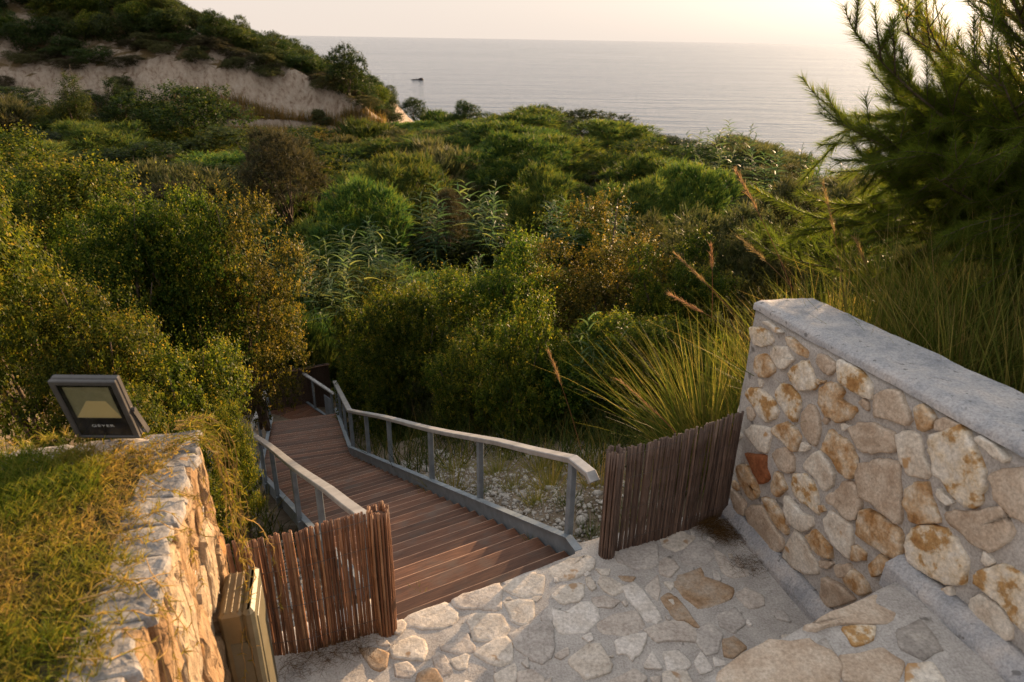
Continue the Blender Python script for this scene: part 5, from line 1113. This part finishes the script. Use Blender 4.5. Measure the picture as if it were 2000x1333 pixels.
# low plants between the bushes beyond the right handrail
rs = np.random.RandomState(19); spots2 = []
for _ in range(400):
    x, y = rs.uniform(-3.2, 4.6), rs.uniform(7.2, 14.8); r1 = np.array([x, y]) - C0; r2 = np.array([x, y]) - P6
    if (r1 @ STEP_D < 6.2 and r1 @ STEP_N < 1.3) or (r2 @ D2 > -0.4 and r2 @ N2 < 0.9): continue
    if any(math.hypot(x - a, y - b_) < 0.8 for a, b_ in spots2): continue
    spots2.append((x, y))
for k, (x, y) in enumerate(spots2[:34]):
    kd = ("bush", "feather", "upright", "dull", "bush", "cane", "feather")[k % 7]; f = rs.uniform(0.32, 0.55) * (1.25 if kd == "cane" else 1); hh = rs.uniform(0.5, 0.85)
    lab = "low %s between the taller bushes beyond the right handrail" % dict(bush="leafy plant", feather="feathery plant", upright="upright-shooting plant", dull="grey-olive plant", cane="cane plant")[kd]
    plant(kd, k, (x, y, gz(x, y) - 0.05), k * 1.1, (f, f, hh), lab, "low %s plants beyond the handrail" % kd)

# ------------------------------------------------------------------ shrubs covering the slope
def project(p):
    q = np.asarray(p, float) - CAM; w = q @ FW; return 1000 + FPX * (q @ RT) / w, 666.5 - FPX * (q @ UP) / w, w
rs = np.random.RandomState(77); spots = []
y = 9.0
while y < 62:
    sp = 0.072 * y + 0.75; x = -0.86 * y - 3
    while x < 0.80 * y + 3:
        px_, py_ = x + rs.normal(0, sp * 0.25), y + rs.normal(0, sp * 0.25); x += sp
        if py_ > edge_y(np.array([px_]))[0] + 1.5: continue
        if py_ < 14.5 and -7.2 < px_ < 5.5: continue                     # stairs and the named bushes there
        if py_ < 10 and px_ > 2: continue
        foot = float(np.interp(px_, [-80, -50, -36, -26, -19, -11, -8], [50, 53, 57, 60.5, 62, 63, 66]))
        if px_ < -8 and py_ > foot - (12.0 if px_ > -26 else 6.0): continue                        # grass at the foot of the cliff
        spots.append((px_, py_, sp))
    y += sp * 0.9
GZs = ground([s[0] for s in spots], [s[1] for s in spots])
ZL = lambda u: "far left" if u < 300 else "left side" if u < 620 else "middle left" if u < 960 else "middle right" if u < 1300 else "right side" if u < 1600 else "far right"
SZ = lambda q: "small" if q < 1.25 else ("wide" if q > 2.1 else "middle-sized")
WHAT = dict(bush="leafy olive-green bush", dark="dark evergreen bush", feather="feathery green shrub", dull="grey-olive shrub", dry="brownish dry shrub", upright="shrub of upright shoots", cane="clump of giant cane")
for k, ((x, y, sp), z) in enumerate(zip(spots, GZs)):
    u, v, w = project((x, y, z + 2)); r = rs.rand()
    if not (-260 < u < 2260): continue
    edge = edge_y(np.array([x]))[0] - y < 7 and x > -9
    if edge: kd = ("upright" if r < 0.45 else "dark" if r < 0.65 else "dull" if r < 0.8 else "feather") if u < 1330 else ("cane" if r < 0.35 else "upright" if r < 0.7 else "dull")
    elif u < 620: kd = "dark" if r < 0.36 else "bush" if r < 0.64 else "feather" if r < 0.82 else "dry" if r < 0.92 else "upright"
    elif u < 1330: kd = ("feather" if r < 0.36 else "bush" if r < 0.6 else "cane" if r < 0.76 else "upright" if r < 0.86 else "dark") if y < 24 else ("feather" if r < 0.5 else "dark" if r < 0.66 else "upright" if r < 0.84 else "bush" if r < 0.92 else "dull")
    else: kd = "dull" if r < 0.5 else "feather" if r < 0.66 else "cane" if r < 0.82 else "dark"
    R, Hh = PDIM[kd]; f = sp * rs.uniform(0.62, 0.95) / 1.4 * (0.6 if kd == "cane" else 1); f = min(f, 2.3)
    h = np.clip(rs.uniform(1.5, 2.6), 0, 3) / 2.4 * (0.95 if y < 45 else 1.0); h = h * (1.15 if kd == "cane" else 1)
    if edge: h *= 0.9
    dist = "near the valley floor" if y < 20 else "halfway" if y < 38 else "towards the sea"
    plant(kd, int(rs.randint(9)), (x, y, z - 0.1), rs.uniform(0, 6.28), (f * rs.uniform(0.85, 1.2), f * rs.uniform(0.85, 1.2), h),
          "%s %s on the %s of the slope, %s" % (SZ(f * R), WHAT[kd], ZL(u), dist), "%s %s, %s, %s" % (SZ(f * R), kd, ZL(u), dist))
# headland shrubs
rs = np.random.RandomState(5); cnt = 0; hs_ = []
for yy in np.arange(56, 86, 1.75):
    for xx in np.arange(-62, -9, 1.9):
        x, y = xx + rs.normal(0, 0.6), yy + rs.normal(0, 0.6); hs_.append((x, y))
hs_ = np.array(hs_); h0 = hill_height(hs_[:, 0], hs_[:, 1]); e_ = 0.5
gx = (hill_height(hs_[:, 0] + e_, hs_[:, 1]) - h0) / e_; gy = (hill_height(hs_[:, 0], hs_[:, 1] + e_) - h0) / e_
for (x, y), z, a, b in zip(hs_, h0, gx, gy):
    u, v, w = project((x, y, z + 1)); sl = math.hypot(a, b)
    if (x > -16.5 and y < 70 and b > 0.3) or z < -5 or not (-150 < u < 760) or v < -110: continue
    if b > 0.95 and rs.rand() < 0.88: continue
    if sl > 4: continue
    r = rs.rand(); brown = (y - np.interp(x, [-80, -50, -36, -26, -19, -11], [50, 53, 57, 60.5, 62, 63])) < 5.5
    kd = ("dry" if r < 0.5 else "dull" if r < 0.7 else "dark") if brown else ("dark" if r < 0.62 else "bush" if r < 0.84 else "dull" if r < 0.93 else "juniper")
    f = rs.uniform(0.75, 1.25); hh = rs.uniform(0.6, 1.0) * (0.6 if kd == "juniper" else 1) * (0.65 if brown else 1)
    part = ("above the clay cliff" if brown else ("on the crest of the headland" if v < 60 else "on the flank of the headland")) + (", far left" if u < 140 else ", left of the dead trunk" if u < 262 else ", right of the dead trunk" if u < 420 else ", near the headland tip")
    plant(kd, int(rs.randint(9)), (x, y, z - 0.25), rs.uniform(0, 6.3), (f, f, hh), "%s %s growing %s" % ("tall" if hh > 0.8 else "low", WHAT.get(kd, "pointed juniper"), part), "%s %s %s" % ("tall" if hh > 0.8 else "low", kd, part)); cnt += 1
print("headland shrubs", cnt, "slope", len(spots))
plant_px("dark", 1, 680, 96, 185, 95, 64.5, "windswept dark tree on the tip of the headland", None, 0.4, "windswept_tree", "tree")
b = MB(); p = at_y(268, 92, 66.0); q = at_y(262, 40, 67.0); b.tube([tuple(p), tuple((p + q) / 2 + np.array([0.15, 0, 0.1])), tuple(q)], [0.11, 0.09, 0.04], 6)
for dx, dz in ((-0.9, 1.0), (0.7, 0.8), (-0.3, 1.5)): b.tube([tuple((p + 2 * q) / 3), (q[0] + dx, q[1], q[2] + dz * 0.6)], [0.05, 0.015], 5)
tag(b.build("dead_tree", M_deadwood), "bare pale dead tree trunk among the headland shrubs", "tree")

# ------------------------------------------------------------------ undergrowth and dry grass (nobody could count it)
rs = np.random.RandomState(31); n = 60000
yy = 4 + 52 * rs.rand(n) ** 1.7; xx = (rs.rand(n) * 1.75 - 0.92) * yy - 1.0
rel = np.stack([xx, yy], 1) - C0; s_ = rel @ STEP_D; o_ = rel @ STEP_N
rel2 = np.stack([xx, yy], 1) - P6; s2 = rel2 @ D2; o2 = rel2 @ N2
bad = ((s_ > -1.5) & (s_ < 6.0) & (o_ > -WID - 0.12) & (o_ < np.where(s_ < 3.3, 1.15, 0.12))) | ((s2 > -0.5) & (s2 < 6.5) & (o2 > -WID - 0.9) & (o2 < 0.15)) | ((yy < 5.2) & (xx < 2.3) & (xx > -2.4)) | ((xx > 1.4) & (yy < 4.2)) | ((xx < -2.0) & (yy < 4.0)) | (yy > edge_y(xx) + 4)
xx, yy = xx[~bad], yy[~bad]; zz = ground(xx, yy); n = len(xx)
P = np.stack([xx, yy, zz - 0.03], 1); T = nrm(np.stack([rs.normal(0, 0.35, n), rs.normal(0, 0.35, n), np.ones(n)], 1)); sc = np.clip(yy / 14, 0.6, 2.6)
V, F, k = strands(P, T, rs.uniform(0.25, 0.7, n) * np.sqrt(sc), 0.022 * sc, rs.normal(0, 0.12, (n, 3)), rs, 2)
M_under = leaf_mat("leaf_undergrowth", [(0.0, (0.025, 0.045, 0.012)), (0.5, (0.060, 0.080, 0.022)), (0.85, (0.13, 0.115, 0.035)), (1.0, (0.22, 0.155, 0.06))], 0.35, 0.0, 0.6)
tag(link("undergrowth", mesh_np("undergrowth", V, F, M_under, False, np.repeat(rs.rand(n) ** 1.3, k))), "low green undergrowth between the shrubs", None, None, "stuff")
n = 26000; xx = rs.uniform(-50, -6.5, n); ft = np.interp(xx, [-80, -50, -36, -26, -19, -11, -8], [50, 53, 57, 60.5, 62, 63, 66]); yy = ft - rs.rand(n) ** 1.5 * 7.5 + 0.6
zz = np.maximum(ground(xx, yy), hill_height(xx, yy)); P = np.stack([xx, yy, zz - 0.05], 1); T = nrm(np.stack([rs.normal(0.08, 0.16, n), rs.normal(0, 0.16, n), np.ones(n)], 1))
V, F, k = strands(P, T, rs.uniform(0.5, 1.25, n), np.full(n, 0.05), rs.normal(0, 0.08, (n, 3)), rs, 2)
M_straw = leaf_mat("straw_grass", [(0.0, (0.09, 0.085, 0.025)), (0.5, (0.22, 0.15, 0.05)), (1.0, (0.36, 0.20, 0.08))], 0.45, 0.0, 0.7)
tag(link("dry_grass", mesh_np("dry_grass", V, F, M_straw, False, np.repeat(np.clip(rs.rand(n) * 0.8 + 0.25 * vnoise(P, 0.3, 3, 2), 0, 1), k))), "golden dry grass along the foot of the clay cliff", None, None, "stuff")

# gravel and chippings beside the stairs
rs = np.random.RandomState(41); M_grav = rough_mat("gravel_stone", [(0.3, (0.27, 0.25, 0.225)), (0.7, (0.52, 0.49, 0.45))], 6, 0.6, 0.01, 0.9, 50, None, False)
ico = [(0, 0, 1), (0.894, 0, 0.447), (0.276, 0.851, 0.447), (-0.724, 0.526, 0.447), (-0.724, -0.526, 0.447), (0.276, -0.851, 0.447), (0.724, 0.526, -0.447), (-0.276, 0.851, -0.447), (-0.894, 0, -0.447), (-0.276, -0.851, -0.447), (0.724, -0.526, -0.447), (0, 0, -1)]
icf = [(0, 1, 2), (0, 2, 3), (0, 3, 4), (0, 4, 5), (0, 5, 1), (1, 6, 2), (2, 7, 3), (3, 8, 4), (4, 9, 5), (5, 10, 1), (6, 7, 2), (7, 8, 3), (8, 9, 4), (9, 10, 5), (10, 6, 1), (11, 7, 6), (11, 8, 7), (11, 9, 8), (11, 10, 9), (11, 6, 10)]
ico = np.array(ico); icf = np.array(icf)
def rubble(ss, oo, size, origin=C0, d=STEP_D, nn=STEP_N):
    n = len(ss); p = origin[None] + d[None] * ss[:, None] + nn[None] * oo[:, None]; z = ground(p[:, 0], p[:, 1])
    V = ico[None] * (1 + rs.normal(0, 0.22, (n, 12, 1))) * size[:, None, None] * rs.uniform(0.6, 1.3, (n, 1, 3)) * (1, 1, 0.7)
    V = V + np.stack([p[:, 0], p[:, 1], z + size * 0.2], 1)[:, None]; F = icf[None] + (np.arange(n) * 12)[:, None, None]
    return V.reshape(-1, 3), F.reshape(-1, 3)
n = 3600; sz = 0.006 + 0.018 * rs.rand(n) ** 3 + (rs.rand(n) < 0.035) * rs.uniform(0.015, 0.04, n)
V, F = rubble(rs.uniform(0.2, 4.4, n), 0.06 + np.abs(rs.normal(0, 0.55, n)), sz); tag(link("gravel", mesh_np("gravel", V, F, M_grav, False)), "white limestone chippings right of the wooden stairs", None, None, "stuff")
n = 900; V, F = rubble(rs.uniform(0.6, 3.2, n), -WID - 0.08 - np.abs(rs.normal(0, 0.35, n)), 0.008 + 0.03 * rs.rand(n) ** 3); tag(link("gravel", mesh_np("gravel", V, F, M_grav, False)), "pale chippings left of the wooden stairs", None, None, "stuff")

# dry tufts beside the gravel
V, F, a = tuft(rs, 150, 0.38, 0.006, 0.6, (0, 0)); small_a = mesh_np("blades", V, F, M_tuft, False, np.clip(a * 0.6 + 0.45, 0, 1))
V, F, a = tuft(rs, 120, 0.34, 0.006, 0.5, (0, 0)); small_b = mesh_np("blades", V, F, M_tuft, False, a * 0.55)
for k, (s, o, big, me) in enumerate([(2.55, 0.22, 1.25, small_a), (1.5, 0.75, 0.9, small_a), (0.9, 0.55, 0.8, small_b), (1.1, 1.0, 1.0, small_a), (1.9, 0.6, 0.7, small_a), (0.45, 0.45, 0.7, small_b), (0.5, 0.85, 1.0, small_b), (2.2, 1.1, 1.1, small_a), (3.2, 0.6, 1.0, small_a), (3.9, 0.5, 1.0, small_b), (1.6, 1.3, 1.1, small_b), (2.9, 1.1, 1.2, small_b), (1.25, 0.45, 0.7, small_a), (0.75, 1.25, 1.0, small_a), (1.75, 0.95, 1.0, small_a), (2.1, 0.38, 0.6, small_b), (0.3, 0.7, 0.7, small_a), (2.6, 0.8, 1.0, small_a)]):
    p = C0 + STEP_D * s + STEP_N * o; e = empty("small_grass_tuft", (p[0], p[1], gz(*p))); e.scale = (big,) * 3; link("blades", me, e)
    tag(e, ["dry straw tuft at the foot of the middle right post"][0] if k == 0 else "small grass tuft on the gravel right of the stairs", "grass tuft", None if k == 0 else "small tufts on the gravel")
V, F, a = tuft(rs, 16, 0.12, 0.005, 0.6, (0, 0)); e = empty("grass_sprig", (*(C0 + STEP_D * 0.42 - STEP_N * 0.93), -0.075 - SLOPE * 0.34)); link("blades", mesh_np("blades", V, F, M_tuft, False, a * 0.5), e); tag(e, "sprig of grass growing between the upper wooden treads", "grass")
e = empty("grass_sprig", (*(C0 + STEP_D * 0.55 - STEP_N * 0.04), -0.26)); e.scale = (0.8,) * 3; link("blades", mesh_np("blades", V, F, M_tuft, False, np.clip(a + .3, 0, 1)), e); tag(e, "dry grass sprig between the treads and the right stringer", "grass")

# ------------------------------------------------------------------ tuft grass behind the right wall
tpos = [(1.80, 4.45), (2.05, 4.85), (1.38, 4.65), (2.30, 4.55), (2.62, 4.10), (2.85, 4.65), (3.15, 4.05), (2.50, 5.25), (3.05, 5.45), (3.55, 4.65), (3.25, 3.45), (2.85, 3.25), (3.75, 3.95), (1.95, 5.75), (3.85, 5.45), (4.3, 4.5), (3.35, 2.75), (1.5, 5.5), (2.75, 3.75), (2.95, 6.2), (4.6, 5.6), (3.4, 6.6), (2.35, 4.05), (2.6, 3.45), (4.3, 3.6), (2.0, 4.25), (2.15, 5.3), (1.72, 5.1), (2.45, 4.8), (2.75, 5.0)]
for k, (x, y) in enumerate(tpos):
    u, v, w = project((x, y, gz(x, y) + 0.8)); lab = "tall yellow-green grass tuft left of the stone wall's end" if x < 1.6 else ("tall yellow-green grass tuft just behind the wall coping" if y < 4.3 else "tall yellow-green grass tuft behind the stone wall, under the pine")
    plant("tuft", k, (x, y, gz(x, y)), k * 2.1, ((0.85 + 0.25 * ((k * 7) % 5) / 5) * (0.5 if x < 1.6 else 0.72 if x < 2.1 and y < 5 else 1.12),) * 3, lab, lab.replace("tall yellow-green grass tuft", "grass tufts"))
rs = np.random.RandomState(9)
def plume(u0, v0, u1, v1, y0, y1, head, label, r=0.0035, lush=1.0):
    A = at_y(u0, v0, y0); B = at_y(u1, v1, y1); e = empty("plume_grass", tuple(A)); tag(e, label, "grass plume")
    D = B - A; L = np.linalg.norm(D); mid = D * 0.5 + np.array([0.03 * L, 0, 0.02 * L])
    pts = [(1 - t) ** 2 * 0 + 2 * (1 - t) * t * mid + t * t * D for t in np.linspace(0, 1, 9)]
    b = MB(); b.tube([tuple(p) for p in pts], np.linspace(r, r * 0.4, 9), 5); b.build("stalk", M_plume, e)
    n = int(240 * lush); t = 1 - head * rs.rand(n); P = np.array([2 * (1 - q) * q * mid + q * q * D for q in t]); T = nrm(nrm(D[None]) * 1.0 + rs.normal(0, 0.16, (n, 3)))
    V, F, k = strands(P, T, rs.uniform(0.03, 0.07, n), np.full(n, 0.0026), rs.normal(0, 0.010, (n, 3)), rs, 2); link("seed_head", mesh_np("seed_head", V, F, M_plume, False, np.repeat(rs.rand(n), k)), e)
plume(1545, 560, 1437, 335, 4.6, 4.7, 0.36, "tall reddish grass plume leaning over the slope, leftmost tall one")
plume(1650, 600, 1608, 362, 4.7, 4.9, 0.42, "tall reddish upright grass plume in front of the pine")
plume(1500, 690, 1320, 498, 4.6, 4.6, 0.3, "long thin grass plume arching left above the stone wall's end")
plume(1500, 690, 1312, 578, 4.5, 4.5, 0.32, "low reddish grass plume arching left of the wall")
plume(1600, 620, 1448, 468, 4.6, 4.7, 0.3, "reddish grass plume below the tallest leaning one")
plume(1390, 620, 1388, 482, 5.5, 5.5, 0.35, "short upright brown grass plume")
plume(1135, 880, 1072, 690, 4.9, 5.0, 0.34, "lone tan plume standing behind the right handrail", 0.003)
plume(1320, 845, 1208, 742, 4.2, 4.3, 0.75, "bent dry stalk above the shaded reed screen", 0.004, 0.7)
plume(1715, 600, 1672, 470, 4.6, 4.6, 0.4, "reddish plume just left of the pine's lower branches")

# ------------------------------------------------------------------ pine on the right
rs = np.random.RandomState(52)
PX, PY = 4.36, 5.05; PZ = gz(PX, PY)
pine = empty("pine_tree", (PX, PY, PZ)); tag(pine, "young long-needled pine leaning in at the right edge against the low sun", "tree")
wb = MB(); H_ = 5.6
trunk = [(0.05 * math.sin(z), 0.04 * math.cos(z * 1.3), z) for z in np.linspace(-0.3, H_, 9)]
tb = MB(); tb.tube(trunk, np.linspace(0.11, 0.015, 9), 9); tb.build("trunk", M_bark, pine, True)
NP, ND, NV = [], [], []
def twig_line(p, d, L, up, n=5, wob=0.05):
    pts = [np.array(p, float)]; d = np.array(d, float)
    for i in range(n):
        d = nrm((d + np.array([0, 0, up / n]) + rs.normal(0, wob, 3))[None])[0]; pts.append(pts[-1] + d * L / n)
    return np.array(pts)
def needles(pts, f0, per_m, tone):
    seg = np.diff(pts, axis=0); L = np.linalg.norm(seg, axis=1); tot = L.sum(); n = max(4, int(tot * (1 - f0) * per_m)); t = f0 + (1 - f0) * rs.rand(n)
    cum = np.concatenate([[0], np.cumsum(L)]) / tot; i = np.clip(np.searchsorted(cum, t) - 1, 0, len(seg) - 1); fr = (t - cum[i]) / np.maximum(cum[i + 1] - cum[i], 1e-6)
    P = pts[i] + seg[i] * fr[:, None]; T = nrm(seg[i]); Q = nrm(np.cross(T, rs.normal(0, 1, (n, 3))))
    NP.append(P); ND.append(nrm(T * rs.uniform(0.55, 1.1, n)[:, None] + Q * rs.uniform(0.35, 0.75, n)[:, None])); NV.append(np.clip(tone + rs.normal(0, 0.16, n), 0, 1))
BR = []
for z in np.arange(0.5, 5.3, 0.21):
    k = 7; a0 = rs.uniform(0, 6.28); fz = (z - 0.7) / 4.6
    for j in range(k): BR.append((z, a0 + 2 * math.pi * j / k + rs.normal(0, 0.25), -0.02 + 0.95 * fz + rs.normal(0, 0.10), 2.30 - 0.55 * fz))
for j in range(44): z = rs.uniform(0.9, 3.9); BR.append((z, math.pi * rs.uniform(0.88, 1.35), 0.12 + 0.20 * z + rs.normal(0, 0.08), rs.uniform(2.0, 2.7)))
for z, az, el, lb_ in BR:
    fz = (z - 0.7) / 4.6
    for j in (0,):
        Lb = lb_ * rs.uniform(0.78, 1.06) * (0.68 if 0.35 * math.pi < (az % (2 * math.pi)) < 0.88 * math.pi else 1.0)
        o = np.array(trunk[min(8, int((z + 0.3) / (H_ + 0.3) * 8))]); p0 = np.array([o[0], o[1], z])
        br = twig_line(p0, (math.cos(az) * math.cos(el), math.sin(az) * math.cos(el), math.sin(el)), Lb, 0.42 + 0.2 * fz, 9, 0.04)
        wb.tube([tuple(p) for p in br], np.linspace(0.026 - 0.010 * fz, 0.004, len(br)), 5); needles(br, 0.5, 700 if z < 1.7 else 330, (0.35 if z < 1.7 else 0.55) + 0.3 * fz)  # needle tone turns golden with height: backlight painted into the colour
        seen = math.cos(az) < 0.45
        for f in np.linspace(0.22, 0.97, (14 if z < 1.7 else 9) if seen else 4):
            q = f * (len(br) - 1); i = min(int(q), len(br) - 2); p = br[i] + (br[i + 1] - br[i]) * (q - i); t = nrm((br[i + 1] - br[i])[None])[0]
            sd = nrm(np.cross(t, [0, 0, 1])[None])[0] * rs.choice([-1, 1]); Ls = rs.uniform(0.45, 0.85) * (1.1 - 0.5 * f)
            sb = twig_line(p, nrm((t * 0.95 + sd * rs.uniform(0.3, 0.9) + np.array([0, 0, rs.uniform(-0.15, 0.3)]))[None])[0], Ls, 0.45, 5, 0.05)
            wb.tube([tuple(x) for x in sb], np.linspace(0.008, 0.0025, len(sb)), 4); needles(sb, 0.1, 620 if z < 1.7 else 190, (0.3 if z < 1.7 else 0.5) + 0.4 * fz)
            for m_ in range(2):
                i2 = rs.randint(1, 4); t2 = nrm((sb[i2 + 1] - sb[i2])[None])[0]; s2_ = nrm(np.cross(t2, rs.normal(0, 1, 3))[None])[0]
                tw = twig_line(sb[i2], nrm((t2 + s2_ * 0.6 + np.array([0, 0, 0.1]))[None])[0], rs.uniform(0.18, 0.36), 0.3, 4, 0.05)
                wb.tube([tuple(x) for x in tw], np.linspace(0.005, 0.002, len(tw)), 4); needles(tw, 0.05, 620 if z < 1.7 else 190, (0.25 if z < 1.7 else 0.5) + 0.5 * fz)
for j in range(26):                                                       # low sweeping sprays on the side of the stairs
    az = math.pi + rs.uniform(-0.35, 0.8); z = rs.uniform(1.1, 2.2); br = twig_line((0, 0, z), (math.cos(az), math.sin(az), -0.12), rs.uniform(1.3, 2.0), -0.10, 8, 0.05)
    wb.tube([tuple(p) for p in br], np.linspace(0.018, 0.003, len(br)), 5); needles(br, 0.4, 800, 0.35)
    for f in np.linspace(0.3, 0.97, 12):
        q = f * (len(br) - 1); i = min(int(q), len(br) - 2); p = br[i] + (br[i + 1] - br[i]) * (q - i); t = nrm((br[i + 1] - br[i])[None])[0]
        sb = twig_line(p, nrm((t + rs.normal(0, 0.42, 3) + np.array([0, 0, -0.12]))[None])[0], rs.uniform(0.35, 0.65), -0.05, 4, 0.05)
        wb.tube([tuple(x) for x in sb], np.linspace(0.006, 0.002, len(sb)), 4); needles(sb, 0.05, 800, 0.35)
wb.build("branches", M_bark, pine, True)
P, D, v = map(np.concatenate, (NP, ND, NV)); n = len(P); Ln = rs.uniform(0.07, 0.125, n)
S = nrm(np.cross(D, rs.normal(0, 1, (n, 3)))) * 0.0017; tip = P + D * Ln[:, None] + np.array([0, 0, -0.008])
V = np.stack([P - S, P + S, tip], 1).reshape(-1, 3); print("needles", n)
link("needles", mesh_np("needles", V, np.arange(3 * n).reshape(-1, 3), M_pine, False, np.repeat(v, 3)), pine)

# ------------------------------------------------------------------ lawn grass, runners hanging over the wall
rs = np.random.RandomState(61)
n = 18000; s = rs.uniform(-0.02, 1.75, n); q = -0.02 - 1.45 * rs.rand(n) ** 0.85
p = LO[None, :2] + LD[None, :2] * s[:, None] + LN[None, :2] * q[:, None]
den = vnoise(np.c_[p * 9, 0 * q], 1.0, 2, 3); edge = smooth(-0.24, -0.04, q); keep = rs.rand(n) > (edge * (0.55 - 0.9 * np.clip(den, -0.2, 0.5)) + 0.05 * (den < -0.3))
keep &= ~((s < 0.12) & (q > -0.9) & (rs.rand(n) < 0.75))
p, s, q, den = p[keep], s[keep], q[keep], den[keep]; m_ = len(p); per = 5
green = np.clip(0.32 + 1.5 * vnoise(np.c_[p * 3.2, 0 * q], 1.0, 8, 2) + 0.9 * smooth(-0.35, -0.9, q) + 0.8 * np.exp(-((s - 0.27) / 0.12) ** 2) * (q < -0.25), 0, 1)
P = np.repeat(np.c_[p, np.full(m_, 1.575) + 0.02 * smooth(-0.15, -0.5, q) + 0.0 * q], per, 0); g = np.repeat(green, per); n = len(P)
a = rs.uniform(0, 6.28, n); lean = np.abs(rs.normal(0.75, 0.4, n)) * (1.15 - 0.6 * g); T = nrm(np.stack([np.cos(a) * lean, np.sin(a) * lean, np.ones(n)], 1))
L = rs.uniform(0.022, 0.055, n) * (0.8 + 0.6 * g); V, F, k = strands(P + T * 0.004, T, L, rs.uniform(0.0028, 0.0048, n), np.stack([np.cos(a), np.sin(a), -0.8 + 0 * a], 1) * (L * 0.22)[:, None], rs, 3)
vv = np.clip(0.72 - 0.55 * g + rs.normal(0, 0.17, n) + 0.08, 0, 1)
tag(link("grass", mesh_np("grass", V, F, M_lawn, False, np.repeat(vv, k))), "short green and straw-coloured grass on top of the retaining wall", None, None, "stuff")
# runners
b = MB(); LP, LT_, LL, LV = [], [], [], []
def runner(pts, nl, yel):
    pts = np.array(pts, float); fine = []
    for i in range(len(pts) - 1):
        for t in np.linspace(0, 1, 5)[:-1]: fine.append(pts[i] * (1 - t) + pts[i + 1] * t + rs.normal(0, 0.004, 3))
    fine.append(pts[-1]); fine = np.array(fine); b.tube([tuple(x) for x in fine], np.linspace(0.0020, 0.0012, len(fine)), 4)
    for j in range(nl):
        i = rs.randint(0, len(fine) - 1); d = nrm((fine[i + 1] - fine[i])[None])[0]; c = fine[i] + (fine[i + 1] - fine[i]) * rs.rand()
        for _ in range(3):
            LP.append(c); LT_.append(nrm((d * 0.7 + rs.normal(0, 0.6, 3))[None])[0]); LL.append(rs.uniform(0.018, 0.045)); LV.append(np.clip(yel + rs.normal(0, 0.14), 0, 1))
def wpt(s, n_, z): p = LO + LD * s + LN * n_; return (p[0], p[1], z)
for k in range(15):                                                       # over the far corner and down beside the screen
    s = rs.uniform(-0.10, 0.12); n_ = rs.uniform(0.02, 0.09); drop = rs.uniform(0.15, 0.75)
    runner([wpt(s + 0.05, -0.06, 1.595), wpt(s, n_ * 0.6, 1.58), wpt(s - 0.02, n_ + 0.03, 1.5), wpt(s - 0.04 + rs.normal(0, .02), n_ + 0.04, 1.5 - drop * 0.5), wpt(s - 0.05 + rs.normal(0, .03), n_ + 0.035 + rs.normal(0, .015), 1.5 - drop)], int(12 + 26 * drop), 0.5)
for k in range(16):                                                       # along the wall edge
    s = rs.uniform(0.1, 1.5); drop = rs.uniform(0.05, 0.35)
    runner([wpt(s, -0.14, 1.60), wpt(s + rs.normal(0, .05), 0.0, 1.60), wpt(s + rs.normal(0, .05), 0.07, 1.54), wpt(s + rs.normal(0, .06), 0.075, 1.54 - drop)], int(8 + 16 * drop), 0.6)
runner([wpt(-0.05, 0.1, 1.10), wpt(-0.12, 0.16, 0.98), wpt(-0.15, 0.20, 0.80), wpt(-0.16, 0.21, 0.60), wpt(-0.15, 0.19, 0.42)], 22, 0.7)
runner([wpt(0.02, 0.08, 1.2), wpt(0.08, 0.10, 1.0), wpt(0.12, 0.12, 0.93), wpt(0.20, 0.125, 0.925), wpt(0.345, 0.13, 0.85), wpt(0.35, 0.14, 0.6)], 30, 0.62)
runner([wpt(0.02, 0.08, 1.15), wpt(0.06, 0.14, 0.96), wpt(0.15, 0.16, 0.94), wpt(0.30, 0.15, 0.935), wpt(0.36, 0.10, 0.75), wpt(0.37, 0.09, 0.45)], 34, 0.62)
LP, LT_, LL, LV = map(np.array, (LP, LT_, LL, LV)); V, F, k = strands(LP, LT_, LL, np.full(len(LP), 0.0045), rs.normal(0, 0.005, (len(LP), 3)), rs, 2)
M_run = rough_mat("runner_stem", [(0.3, (0.28, 0.17, 0.06)), (0.7, (0.40, 0.26, 0.10))], 30, 0.2, 0.002, 0.8, 90)
ru = empty("hanging_runners"); tag(ru, "yellowish grass runners trailing over the retaining wall and cabinet", "creeper", None, "stuff")
b.build("stems", M_run, ru); link("leaves", mesh_np("leaves", V, F, M_lawn, False, np.repeat(LV, k)), ru)
# fallen pine needles swept against the reed screen and the wall foot
n = 3000; M_litter = leaf_mat("needle_litter", [(0.0, (0.045, 0.022, 0.010)), (1.0, (0.15, 0.07, 0.03))], 0.1, 0.0, 0.8)
c = np.array([(1.36, 3.72)] * 5 + [(1.43, 3.62)] * 3 + [(1.50, 3.35), (-0.95, 2.62), (-1.1, 2.55), (-0.8, 2.68)]); w_ = rs.randint(0, len(c), n)
p = c[w_] + rs.normal(0, 1, (n, 2)) * np.where(w_ < 8, 0.055, 0.05)[:, None]
p = p - STEP_D[None] * 0
nn_ = (np.c_[p, 0 * p[:, 0]] - WO) @ WN; p = p + WN[None, :2] * np.clip(0.095 - nn_, 0, None)[:, None]
P = np.c_[p, 0.016 + rs.rand(n) * np.where(w_ < 8, 0.03, 0.012)]; T = nrm(np.c_[rs.normal(0, 1, (n, 2)), rs.normal(0, 0.15, n)]); V, F, k = strands(P, T, rs.uniform(0.03, 0.09, n), np.full(n, 0.0018), rs.normal(0, 0.006, (n, 3)), rs, 2)
tag(link("needle_litter", mesh_np("needle_litter", V, F, M_litter, False, np.repeat(rs.rand(n), k))), "brown fallen pine needles swept into the landing's corners", None, None, "stuff")
